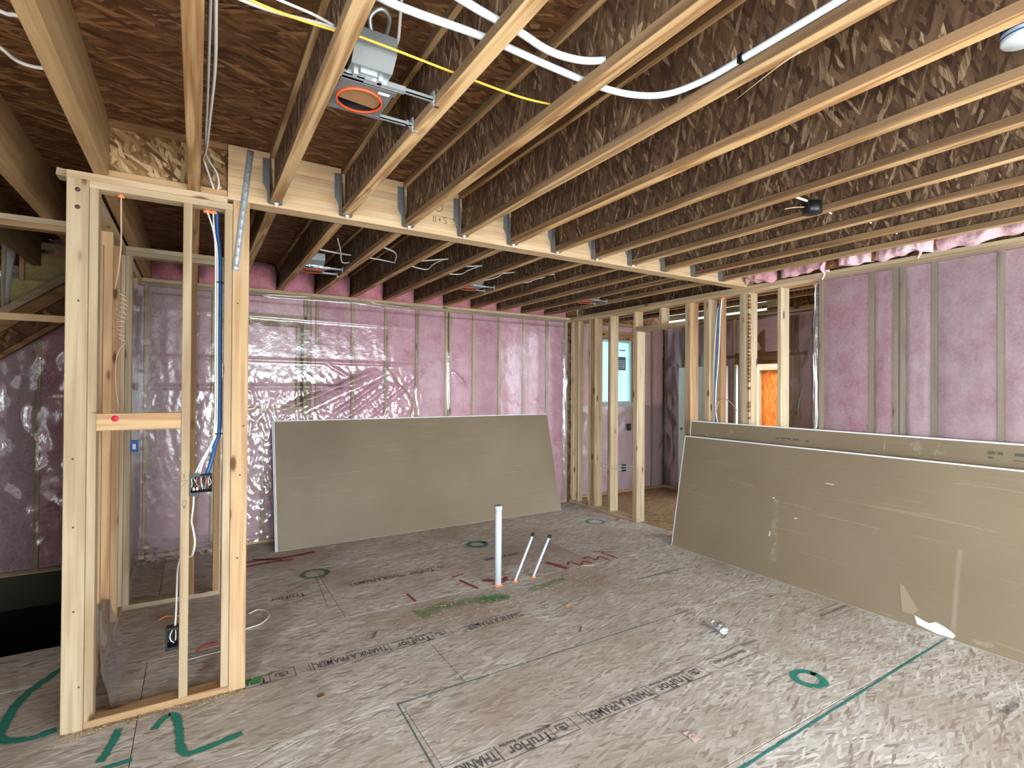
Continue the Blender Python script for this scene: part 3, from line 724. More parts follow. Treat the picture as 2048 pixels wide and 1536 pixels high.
# stair carriage seen against the far wall, left
def stair():
    st = thing('staircase', 'sloping underside of a wooden stair over the dark opening at far left', 'stairs', (-1.3, 5.9, 1.9))
    def slope(name, y0, y1, off, h, m, x0=-3.4, x1=-0.58):
        # line through (-1.465,2.29) slope .813 at y 6.2
        k = 0.813; z = lambda x: 2.29+(x+1.465)*k+off
        v = [(x, y, z(x)+dz) for y in (y0, y1) for x, dz in ((x0, 0), (x1, 0), (x1, h), (x0, h))]
        f = [(0, 1, 2, 3), (7, 6, 5, 4), (0, 4, 5, 1), (1, 5, 6, 2), (2, 6, 7, 3), (3, 7, 4, 0)]
        c = Vector((-1.3, 5.9, 1.9)); return link(name, mesh(name, [Vector(p)-c for p in v], f), m, st, c)
    slope('top_rail', 6.10, 6.20, 0.0, 0.075, MT['studX']); slope('carriage', 6.16, 6.20, -0.12, 0.119, MT['brownX'])
    slope('sheathing', 6.205, 6.22, -0.33, 0.21, MT['osbY']); slope('lower_rail', 6.12, 6.20, -0.36, 0.05, MT['brownX'])
stair()
for (a, b, z0, z1, m) in ((-1.33, -0.6, 2.68, 2.93, 'yellow_batt'), (-1.42, -0.6, 2.47, 2.68, 'yellow_batt')):
    batt(wall_st, a, b, z0, z1, YB-0.06, 1, MT[m], 0.03, name='yellow_batt')
lum('trimmer', (-1.47, YB-0.10, 2.3), (-1.42, YB-0.06, 3.0), MT['studZ'], wall_st); lum('trimmer', (-1.35, YB-0.115, 2.66), (-1.315, YB-0.08, 2.93), MT['warmZ'], wall_st)
lum('ledger', (-3.5, YB-0.09, 2.955), (-0.6, YB-0.05, 3.02), MT['studX'], wall_st)
def flap():
    def fn(a, b):
        z = 2.35+0.62*b
        return (-1.43+0.05*a*(0.3+b)+0.02*mn.noise(Vector((a*3, z*4, 2))), YB-0.14-0.05*math.sin(a*3), z)
    v, f = sheet(6, 20, fn); link('film_flap', mesh('film_flap', v, f, True), MT['flap'], wall_st)
flap()

# ------------------------------------------------------------------ right wall: insulated run and open partition
wall_right = struct('wall_right')
def right_wall():
    D = 0.14
    lum('bottom_plate', (XR, -3.3, 0), (XR+D, 4.143, 0.038), MT['studY'], wall_right); lum('bottom_plate', (XR, 4.906, 0), (XR+D, YB-0.002, 0.038), MT['studY'], wall_right)
    lum('top_plate', (XR, -3.3, 2.7252), (XR+D, YB-0.002, 2.7622), MT['studY'], wall_right)
    lum('top_plate', (XR, -3.3, 2.763), (XR+D, YB-0.004, 2.7995), MT['studY'], wall_right)
    ys = [2.595, 2.185, 2.005, 1.955, 1.745, 1.355, 0.95, 0.54, 0.14, -0.27]
    ed = sorted([(y-0.019, y+0.019) for y in ys])
    for a, b in ed: stud(wall_right, XR, XR+D, a, b, 0.0385, 2.7248)
    lum('sheathing', (XR+D+0.001, -0.36, 0), (XR+D+0.013, 2.61, 2.8), MT['osbX'], wall_right, 0.001)
    for (a, b), (c, d) in zip(ed[:-1], ed[1:]):
        if c-b < 0.05: continue
        batt(wall_right, b, c, 0.04, 2.724, XR+0.028, 0, MT['pink_hot'] if b > 1.95 else MT['pink'], 0.03)
    # behind the viewpoint: bare studs and sheathing
    for k in range(8): stud(wall_right, XR, XR+D, -0.70-0.36*k, -0.662-0.36*k, 0.0385, 2.7248)
    lum('sheathing', (XR+D+0.001, -3.3, 0), (XR+D+0.013, -0.37, 2.8), MT['osbX'], wall_right, 0.001)
    # film over the batts, its cut end hanging past the last stud
    def fn(a, b):
        y = -0.30+2.93*a; z = 0.04+2.70*b
        e = 0.012*mn.noise(Vector((y*4, z*1.5, 8)))+0.010*(1-abs(mn.noise(Vector((y*9, z*3, 5)))))**3*max(0, (1.9-y))
        return (XR-0.022-max(0, e), y+(0.02*mn.noise(Vector((z*3, 1, 2))) if a > 0.98 else 0), z)
    v, f = sheet(120, 90, fn); link('vapour_barrier', mesh('vapour_barrier', v, [tuple(reversed(q)) for q in f], True), MT['poly_tight'], wall_right)
    def fn2(a, b):
        z = 0.05+2.65*b; w = 0.02+0.05*(0.5+0.5*mn.noise(Vector((z*1.7, 3, 1))))
        return (XR-0.03+0.10*a*0.3-0.03*math.sin(a*3), 2.61+w*a+0.01*mn.noise(Vector((z*5, a*3, 4))), z)
    v, f = sheet(8, 50, fn2); link('film_edge', mesh('film_edge', v, [tuple(reversed(q)) for q in f], True), MT['poly'], wall_right)
    # pieces of batt tucked above the plates
    for (a, b, z1, x) in ((1.02, 1.75, 3.05, 4.83), (1.72, 2.12, 2.98, 4.80), (2.14, 2.42, 2.93, 4.82), (2.50, 2.95, 2.95, 4.83), (3.0, 3.34, 2.95, 4.84), (-0.2, 1.0, 3.05, 4.83)):
        batt(wall_right, a, b, ZT+0.002, z1, x, 0, MT['pink_hot'] if a > 2.4 else MT['pink'], 0.07, nu=26, nz=12, name='rim_batt', rag=0.05, amp=2.2)
    for (a, b, z) in ((1.70, 1.83, 2.9), (2.10, 2.22, 2.88), (2.42, 2.52, 2.86)):
        lum('rim_scrap', (4.80, a, ZT), (4.815, b, z+0.03), MT['osbX'], wall_right, 0.001)
    lum('rim_board', (XR+0.10, -3.3, ZT), (XR+0.115, 3.3, ZD), MT['osbX'], wall_right, 0.001)
    def wisp(y, z):
        pts = [(4.775, y, z), (4.75, y+0.01, z-0.05), (4.77, y-0.005, z-0.10), (4.765, y+0.012, z-0.15)]
        tube('batt_wisp', pts, lambda t: 0.018*(1-0.6*t), MT['pink'], wall_right, 6)
    wisp(1.80, 2.90); wisp(2.52, 2.86)
right_wall()
partition = struct('wall_partition')
def part_wall():
    D = 0.14; a0, a1 = XR, XR+D
    S = lambda y0, y1, m='studZ', z0=0.0385, z1=2.7248, x0=a0, x1=a1, name='stud': stud(partition, x0, x1, y0, y1, z0, z1, m, name)
    S(6.24, 6.278, 'studZ'); S(6.115, 6.153, 'studZ', x0=a0, x1=a0+0.089); S(5.835, 5.873, 'studZ'); S(5.79, 5.828, 'warmZ'); S(5.735, 5.773, 'studZ')
    S(5.56, 5.590, 'studZ', x0=a0+0.11)
    S(5.405, 5.443, 'studZ')
    S(4.945, 4.983, 'studZ'); S(4.906, 4.944, 'studZ', z1=2.465)
    S(4.105, 4.143, 'studZ'); S(4.062, 4.100, 'warmZ')
    S(3.845, 3.883, 'studZ'); S(3.805, 3.843, 'studZ'); S(3.69, 3.728, 'warmZ', x0=a0+0.055)
    for k in range(3): S(3.3155+0.0385*k, 3.3535+0.0385*k, 'studZ', name='post')
    S(2.975, 3.013, 'studZ'); S(4.50, 4.538, 'studZ', z0=2.5235)
    lum('door_head', (a0, 4.1435, 2.4655), (a1, 4.9445, 2.503), MT['studY'], partition)
    lum('door_head', (a0, 4.1435, 2.5035), (a0+0.05, 4.9445, 2.523), MT['warmY'], partition)
    # bark left along one corner of the post
    V = []; F = []
    for i in range(70):
        z = 0.05+i*0.038; w = 0.012+0.012*mn.noise(Vector((i*0.7, 2, 3)))
        if random.random() < 0.22: continue
        v, f = boxd((a0-0.004, 3.3115, z), (a0+0.012+w, 3.3150, z+0.020+0.016*random.random())); k = len(V); V += v; F += [tuple(j+k for j in q) for q in f]
        v, f = boxd((a0-0.004, 3.3150, z), (a0-0.0002, 3.322+w*0.7, z+0.018+0.016*random.random())); k = len(V); V += v; F += [tuple(j+k for j in q) for q in f]
    c = Vector((a0, 3.33, 0)); o = link('bark', mesh('bark', [Vector(q)-c for q in V], F), plain('bark_brown', s(124, 84, 48), 0.95), partition, c); o['kind'] = 'stuff'
    # sheet of film hanging inside the corner bay
    def fn(a, b):
        z = 0.06+2.60*b
        return (XR+0.12, 5.90+(0.14+0.035*mn.noise(Vector((z*1.6, 1, 1))))*a, z)
    v, f = sheet(6, 50, fn); link('film_strip', mesh('film_strip', v, f, True), MT['film_grey'], partition)
part_wall()

# ------------------------------------------------------------------ room beyond the partition
YN, XN = 6.45, 7.05
wall_nb = struct('wall_next_back')
def next_room():
    D = 0.14
    for x in (5.05, 5.49, 6.32, 6.36, 6.75):
        stud(wall_nb, x, x+0.038, YN, YN+D, 0.0385, 2.76)
    lum('bottom_plate', (5.02, YN, 0), (XN, YN+D, 0.038), MT['warmX'], wall_nb); lum('top_plate', (5.02, YN, 2.7625), (XN, YN+D, 2.80), MT['warmX'], wall_nb)
    lum('sill', (5.53, YN, 1.44), (6.318, YN+D, 1.478), MT['studX'], wall_nb); lum('header', (5.53, YN, 2.535), (6.318, YN+D, 2.66), MT['warmX'], wall_nb)
    for a, b, z0, z1 in ((5.09, 5.49, 0.04, 2.76), (5.53, 6.32, 0.04, 1.44), (5.53, 6.32, 2.66, 2.76), (6.40, 6.75, 0.04, 2.76), (6.79, 7.05, 0.04, 2.76)):
        batt(wall_nb, a, b, z0, z1, YN+0.025, 1, MT['pink_dull'], 0.03)
    lum('sheathing', (5.02, YN+D+0.001, 0), (5.55, YN+D+0.013, 2.8), MT['osbY'], wall_nb, 0.001); lum('sheathing', (6.30, YN+D+0.001, 0), (7.2, YN+D+0.013, 2.8), MT['osbY'], wall_nb, 0.001)
    lum('sheathing', (5.551, YN+D+0.001, 0), (6.299, YN+D+0.013, 1.46), MT['osbY'], wall_nb, 0.001); lum('sheathing', (5.551, YN+D+0.001, 2.56), (6.299, YN+D+0.013, 2.8), MT['osbY'], wall_nb, 0.001)
    def fn(a, b):
        x = 5.04+1.98*a; z = 0.04+1.40*b
        return (x, YN-0.03-0.015*(1-abs(mn.noise(Vector((x*7, z*3, 2)))))**3, z)
    v, f = sheet(60, 40, fn); link('vapour_barrier', mesh('vapour_barrier', v, f, True), MT['poly_tight'], wall_nb)
    lum('rim_board', (5.02, YN+D+0.001, 2.8005), (XN+0.16, YN+D+0.013, 3.1), MT['osbY'], wall_nb, 0.001)
    w = struct('wall_next_side')
    for y in (6.40, 6.02, 5.04, 4.30, 4.26, 3.84, 3.43):
        stud(w, XN, XN+D, y, y+0.038, 0.0385, 2.80, 'studZ')
    lum('top_plate', (XN, 3.0, 2.8005), (XN+D, 6.5, 2.8375), MT['studY'], w); lum('top_plate', (XN, 3.0, 2.838), (XN+D, 6.5, 2.875), MT['warmY'], w)
    lum('rim_board', (XN+D-0.02, 2.9, 2.876), (XN+D, 4.60, 3.10), MT['osbX'], w, 0.001)
    lum('ledger', (XN-0.04, 4.3, 2.90), (XN+0.0, 6.45, 2.99), MT['studY'], w)
    lum('bottom_plate', (XN, 5.04, 0), (XN+D, 6.5, 0.038), MT['studY'], w)
    lum('header', (XN, 4.30, 2.14), (XN+D, 5.04, 2.26), MT['brownY'], w); lum('blocking', (XN-0.012, 3.95, 2.20), (XN, 5.30, 2.245), MT['brownY'], w)
    for a, b, z0, z1 in ((6.06, 6.40, 0.04, 2.79), (5.08, 6.02, 0.04, 2.79), (4.34, 5.04, 2.27, 2.79), (3.88, 4.26, 0.04, 2.79), (3.47, 3.84, 0.04, 2.79), (3.0, 3.43, 0.04, 2.79)):
        batt(w, a, b, z0, z1, XN+0.025, 0, MT['pink_dull'], 0.03)
    lum('backing_stud', (XN-0.005, 4.02, 0.04), (XN+0.03, 4.20, 2.2), MT['studZ'], w); lum('backing_stud', (XN-0.005, 4.05, 2.25), (XN+0.03, 4.30, 2.75), MT['brownZ'], w)
    lum('backing_stud', (XN-0.006, 4.55, 2.25), (XN+0.03, 4.72, 2.79), MT['brownZ'], w)
    for a, b in ((5.04, 6.62), (2.9, 4.30)): lum('sheathing', (XN+D+0.001, a, 0), (XN+D+0.013, b, 2.88), MT['osbX'], w, 0.001)
    lum('sheathing', (XN+D+0.001, 4.301, 2.15), (XN+D+0.013, 5.039, 2.88), MT['osbX'], w, 0.001)
    def fn2(a, b):
        y = 5.10+1.30*a; z = 0.05+2.70*b
        return (XN-0.03-0.03*(1-abs(mn.noise(Vector((y*6, z*2, 6)))))**3, y, z)
    v, f = sheet(40, 50, fn2); link('vapour_barrier', mesh('vapour_barrier', v, [tuple(reversed(q)) for q in f], True), MT['poly'], w)
    def fn3(a, b):
        y = 3.45+0.82*a; z = 0.05+2.70*b
        return (XN-0.03-0.03*(1-abs(mn.noise(Vector((y*6, z*2, 9)))))**3, y, z)
    v, f = sheet(30, 50, fn3); link('vapour_barrier', mesh('vapour_barrier', v, [tuple(reversed(q)) for q in f], True), MT['poly'], w)
    # window with the protective film still on it
    wn = struct('window_1')
    yw = YN+0.06
    for lo, hi in (((5.555, yw-0.03, 1.48), (5.59, yw+0.05, 2.53)), ((6.265, yw-0.03, 1.48), (6.30, yw+0.05, 2.53)), ((5.591, yw-0.03, 1.48), (6.264, yw+0.05, 1.515)), ((5.591, yw-0.03, 2.495), (6.264, yw+0.05, 2.53))):
        lum('window_frame', lo, hi, MT['pvc'], wn)
    lum('protective_film', (5.591, yw+0.01, 1.516), (6.264, yw+0.014, 2.494), MT['film'], wn, 0.0005)
    lum('sticker', (5.965, yw+0.004, 2.03), (6.20, yw+0.0075, 2.255), MT['sticker'], wn, 0.0005)
    lum('sticker_panel', (5.99, yw+0.001, 2.06), (6.17, yw+0.0035, 2.20), MT['sticker_pale'], wn, 0.0005)
    for k in range(4): lum('sticker_line', (6.0, yw-0.0012, 2.07+0.033*k), (6.12+0.01*k, yw+0.0006, 2.084+0.033*k), MT['sticker'], wn, 0.0003)
    lum('film_print', (6.05, yw+0.004, 2.355), (6.19, yw+0.0075, 2.375), MT['sticker'], wn, 0.0005)
    lum('film_seam', (6.055, yw+0.004, 1.53), (6.062, yw+0.0075, 1.99), MT['sticker_pale'], wn, 0.0003); lum('film_seam', (6.10, yw+0.004, 1.63), (6.106, yw+0.0075, 1.99), MT['sticker_pale'], wn, 0.0003)
    def fl(a, b):
        x = 5.54+0.77*a
        return (x, yw-0.06-0.05*b, 1.50-(0.06+0.05*abs(mn.noise(Vector((x*14, 2, 1)))))*b)
    v, f = sheet(30, 4, fl); link('wrap_flap', mesh('wrap_flap', v, f, True), MT['flap'], wn)
    # open exterior door folded back against the wall, and its frame
    d = struct('door_1')
    prism('door_slab', (XN-0.125, 5.10, 0.02), (0, 0.915, 0), (0, 0, 2.06), (0.044, 0, 0), MT['door'], d)
    for (a, b, z0, z1) in ((5.22, 5.51, 0.25, 0.95), (5.60, 5.89, 0.25, 0.95), (5.22, 5.51, 1.15, 1.95), (5.60, 5.89, 1.15, 1.95)):
        lum('door_moulding', (XN-0.130, a, z0), (XN-0.1255, b, z1), MT['door'], d, 0.002)
    o = lathe('lock_hole', [(0.027, 0), (0.027, 0.002)], (XN-0.1255, 5.955, 1.06), plain('lock_hole_brass', s(150, 120, 84), 0.5), d, 16); o.rotation_euler = (0, -math.pi/2, 0)
    lum('door_jamb', (XN-0.02, 5.005, 0.0), (XN+0.15, 5.038, 2.10), MT['door'], d); lum('door_head', (XN-0.02, 4.31, 2.10), (XN+0.15, 5.038, 2.138), MT['brownY'], d)
    lum('door_stop', (XN+0.04, 4.985, 0.0), (XN+0.10, 5.004, 2.098), MT['black'], d); lum('door_jamb', (XN-0.02, 4.302, 0.0), (XN+0.15, 4.335, 2.098), MT['studZ'], d)
    # framed wall of the garage seen through that door
    gw = struct('wall_garage')
    for k in range(7):
        y = 4.3+0.4064*k; stud(gw, 9.0, 9.089, y, y+0.038, 0.0, 2.8, 'studZ')
    lum('sheathing', (9.09, 3.6, 0), (9.103, 8.0, 2.9), MT['orange_lit_osb'], gw, 0.001)
    for k in range(6):
        y = 4.338+0.4064*k; lum('blocking', (9.0, y+0.001, 2.08), (9.089, y+0.367, 2.20), MT['studY'], gw)
next_room()

# ------------------------------------------------------------------ rest of the shell (behind the viewpoint)
wall_left = struct('wall_left')
XL = -1.75
lum('sheathing', (XL-0.02, 0.0, 0), (XL, 4.40, 2.8), MT['osbX'], wall_left, 0.001); lum('sheathing', (XL-0.02, -3.3, 0), (XL, -2.5, 2.8), MT['osbX'], wall_left, 0.001)
lum('sheathing', (XL-0.02, -2.499, 0), (XL, -0.001, 0.38), MT['osbX'], wall_left, 0.001); lum('sheathing', (XL-0.02, -2.499, 2.32), (XL, -0.001, 2.8), MT['osbX'], wall_left, 0.001)
for k in range(19):
    y = -3.25+0.4064*k
    if y < 4.35 and not -2.5 < y < -0.02: stud(wall_left, XL+0.001, XL+0.14, y, y+0.038, 0.0385, 2.7248)
lum('top_plate', (XL+0.001, -3.3, 2.7252), (XL+0.14, 4.40, 2.7995), MT['studY'], wall_left); lum('bottom_plate', (XL+0.001, -3.3, 0), (XL+0.14, 4.40, 0.038), MT['studY'], wall_left)
lum('sheathing', (-3.62, 4.42, -2.6), (-3.60, 6.5, 2.8), MT['osbX'], wall_left, 0.001); lum('sheathing', (-3.60, 4.40, 0.0), (XL-0.001, 4.415, 2.8), MT['osbY'], wall_left, 0.001)
wall_rear = struct('wall_rear')
lum('sheathing', (4.62, -3.32, 0), (4.87, -3.305, 2.8), MT['osbY'], wall_rear, 0.001)
lum('sheathing', (XL, -3.32, 0), (0.40, -3.305, 2.8), MT['osbY'], wall_rear, 0.001)
lum('header', (0.40, -3.34, 2.42), (4.62, -3.25, 2.8), MT['warmX'], wall_rear)
for x in (-1.2, -0.6, 0.0, 0.40, 4.60): stud(wall_rear, x, x+0.06, -3.304, -3.215, 0.0, 2.41)
ground = struct('ground')
gv, gf = sheet(1, 1, lambda a, b: (-60+120*a, -60+120*b, -2.8)); link('ground_surface', mesh('ground_surface', gv, gf), MT['ground'], ground)

# ------------------------------------------------------------------ drywall boards
def board(label, base0, along, up, out, th=0.0125, wid=1.372, ln=3.658, group=None, tape=True, end='gypsum'):
    """base0: foot of the near face; along/up unit vectors in the board plane; out: unit normal away from the room"""
    A, U, O = Vector(along), Vector(up), Vector(out); B = Vector(base0)
    t = thing('drywall_board', label, 'drywall', B, group)
    prism('panel', B, A*ln, U*wid, O*th, MT['paper'], t)
    e = 0.0012
    prism('edge_tape', B+U*(wid+0.0002)-O*e, A*ln, U*0.0012, O*(th+2*e), MT['gypsum'], t)
    prism('edge_tape', B+U*(wid-0.010)-O*e, A*ln, U*0.0100, O*e*0.9, MT['gypsum'], t)
    prism('edge_tape', B-O*e+A*0.001, A*(ln-0.002), U*0.003, O*e*0.9, MT['tape_grey'], t)
    for k, q in ((0, -0.0008), (1, ln)):
        prism('end_tape', B+A*q-O*e, A*0.0008, U*wid, O*(th+2*e), MT[end if k == 0 else 'gypsum'], t)
    prism('end_tape', B-O*e, A*0.008, U*(wid-0.011), O*e*0.9, MT['gypsum'], t)
    return t
def n_(v): return Vector(v).normalized()
G1 = 'drywall boards stacked against the far wall'
U = n_((0, 0.36, 1.335)); A = n_((1, 0.010, 0)); O = A.cross(U).normalized()*-1
if O.y < 0: O = -O
bt1 = board('front brown drywall board leaning on the pink far wall, white left edge', (0.735, 5.905, 0.001), A, U, O, wid=1.392, ln=3.70, group=G1)
bt2 = board('second drywall board behind the front one on the far wall, navy end tape', Vector((0.722, 5.905, 0.001))+O*0.0165, A, U, O, wid=1.392, ln=3.70, group=G1, end='navy')
G2 = 'drywall boards stacked against the right wall'
A2 = n_((-0.004, -1, 0)); U2 = n_((0.215, 0, 1.20)); O2 = U2.cross(A2).normalized()
if O2.x < 0: O2 = -O2
Ur = n_((0.115, 0, 1.372)); Or = Ur.cross(A2).normalized()
if Or.x < 0: Or = -Or
board('long drywall board nearest the room at right, torn white gypsum low down', (4.50, 4.0, 0.001), A2, U2, O2, wid=1.2192, group=G2)
board('second drywall board just behind the nearest one in the right stack', Vector((4.50, 4.012, 0.001))+O2*0.0165, A2, U2, O2, wid=1.2192, group=G2)
board('taller drywall board with faded grey print, behind the leaning right pair', (4.695, 4.00, 0.001), A2, Ur, Or, wid=1.372, group=G2)
board('rearmost drywall board against the studs of the right wall', Vector((4.695, 3.995, 0.001))+Or*0.0165, A2, Ur, Or, wid=1.372, group=G2)
def board_marks():
    t = bpy.data.objects['drywall_board.002']; B = Vector((4.50, 4.0, 0.001)); e = -O2*0.0014
    P = lambda a, u: B+A2*a+U2*u+e
    pts = [(2.29, 0.030), (2.27, 0.085), (2.32, 0.070), (2.36, 0.062), (2.40, 0.085), (2.44, 0.075), (2.49, 0.055), (2.515, 0.035), (2.50, 0.012), (2.40, 0.010)]
    v = [P(a, u) for a, u in pts]; c = v[0]
    link('torn_gypsum', mesh('torn_gypsum', [q-c for q in v], [tuple(range(len(v)))]), MT['gypsum'], t, c)
    v = [P(a, u) for a, u in ((2.19, 0.085), (2.16, 0.28), (2.19, 0.27), (2.29, 0.13), (2.26, 0.085))]; c = v[0]
    link('torn_paper', mesh('torn_paper', [q-c for q in v], [tuple(range(len(v)))]), plain('peeled_paper', s(150, 131, 108), 0.7), t, c)
    N = -O2
    ribbon('scuff_mark', [P(2.50, 0.06), P(2.50, 0.35), P(2.505, 0.62)], 0.045, N, MT['streak'], t)
    ribbon('scuff_mark', [P(1.17, 0.16), P(1.15, 0.45), P(1.14, 0.72)], 0.10, N, MT['scuff'], t)
    ribbon('scuff_mark', [P(2.60, 0.04), P(2.74, 0.05)], 0.05, N, MT['scuff'], t, n=1)
    for (a, u, w, h) in ((1.10, 0.37, 0.018, 0.05), (1.10, 0.72, 0.02, 0.012), (1.32, 0.58, 0.03, 0.008), (1.55, 0.93, 0.09, 0.006)):
        v = [P(a, u), P(a+w, u+h*0.2), P(a+w*0.8, u+h), P(a+w*0.2, u+h*0.9)]; c = v[0]
        link('paper_nick', mesh('paper_nick', [q-c for q in v], [(0, 1, 2, 3)]), MT['gypsum'], t, c)
    for (a0, a1, u0, u1) in ((0.35, 0.75, 0.98, 0.955), (0.55, 0.9, 0.82, 0.80), (1.5, 2.0, 0.66, 0.645), (1.2, 1.45, 0.70, 0.69), (2.2, 2.7, 0.80, 0.785), (2.45, 2.85, 1.08, 1.07), (0.1, 0.4, 0.62, 0.60)):
        ribbon('paper_streak', [P(a0, u0), P((a0+a1)/2, (u0+u1)/2+0.004), P(a1, u1)], 0.014, N, MT['streak'], t)
    # print on the taller board
    t2 = bpy.data.objects['drywall_board.004']; B2 = Vector((4.695, 4.00, 0.001)); e2 = -Or*0.0014
    Q = lambda a, u: B2+A2*a+Ur*u+e2
    ink = plain('faded_print', s(86, 80, 70), 0.8)
    def blob(a, u, w, h, m):
        v = [Q(a, u), Q(a+w, u), Q(a+w, u+h), Q(a, u+h)]; c = v[0]
        link('faded_print', mesh('faded_print', [q-c for q in v], [(0, 1, 2, 3)]), m, t2, c)
    for (a, w) in ((1.02, 0.035), (1.07, 0.05), (1.13, 0.04), (1.19, 0.06), (1.31, 0.03)): blob(a, 1.255+0.004*math.sin(a*90), w, 0.014, ink)
    for (a, w) in ((2.60, 0.04), (2.65, 0.03), (2.74, 0.05), (2.80, 0.03)): blob(a, 1.285, w, 0.022, ink)
    blob(2.60, 1.255, 0.03, 0.014, ink); blob(2.73, 1.252, 0.14, 0.006, ink)
    ribbon('scuff_mark', [Q(1.95, 1.19), Q(1.95, 1.35)], 0.02, -Or, MT['scuff'], t2, n=1)
    for a in (0.20, 0.5, 2.15, 2.3): ribbon('scuff_mark', [Q(a, 1.22), Q(a+0.02, 1.28), Q(a, 1.33)], 0.10, -Or, MT['scuff'], t2)
    # pencil box on the far board
    B1 = Vector((0.735, 5.905, 0.001))
board_marks()

# ------------------------------------------------------------------ plumbing stubs in the floor
def pvc_stub():
    t = thing('drain_pipe', 'tall white plastic drain pipe standing upright in the floor', 'pipe', (2.277, 3.964, 0))
    lathe('pipe', [(0.030, 0.0), (0.030, 0.62), (0.0305, 0.655), (0.033, 0.656), (0.033, 0.690), (0.031, 0.692)], (2.277, 3.964, 0), MT['pvc'], t)
    lathe('foam_collar', [(0.044, 0.0), (0.040, 0.006), (0.031, 0.010)], (2.277, 3.964, 0), MT['foam'], t, 14)
    lathe('cap_rim', [(0.022, 0.0), (0.034, 0.0), (0.034, 0.004), (0.022, 0.004)], (2.277, 3.964, 0.692), plain('pipe_cap_grey', s(150, 150, 146), 0.5), t)
pvc_stub()
for (b, tp, lab) in (((2.447, 3.96, 0), (2.640, 3.965, 0.385), 'slanted white water line with black cap, beside the drain pipe'),
                     ((2.649, 3.97, 0), (2.822, 3.96, 0.345), 'slanted white water line with black cap, farther right of the drain pipe')):
    t = thing('water_line', lab, 'pipe', b, 'capped water lines in the floor')
    d = (Vector(tp)-Vector(b)).normalized()
    tube('pipe', [b, tp], 0.0115, MT['pvc'], t, 12); tube('black_cap', [Vector(tp)-d*0.012, Vector(tp)+d*0.02], 0.0145, MT['black'], t, 12)
    lathe('foam_collar', [(0.026, 0.0), (0.022, 0.008), (0.011, 0.010)], (b[0]+0.003, b[1], 0), MT['foam'], t, 12)
# vent pipe between the joists at the upper right
t = thing('vent_pipe', 'white plastic vent pipe with blue bands hanging between joists at top right', 'pipe', (2.215, 0.56, 2.86))
lathe('pipe', [(0.052, 0.0), (0.052, 0.235)], (2.215, 0.56, 2.86), MT['pvc'], t); lathe('coupling', [(0.054, 0.0), (0.057, 0.004), (0.057, 0.09), (0.053, 0.092)], (2.215, 0.56, 2.83), MT['pvc'], t)
for z, h in ((2.858, 0.026), (2.842, 0.005)): lathe('blue_band', [(0.0574, 0), (0.0574, h)], (2.215, 0.56, z), MT['blue_plastic'], t, caps=False)

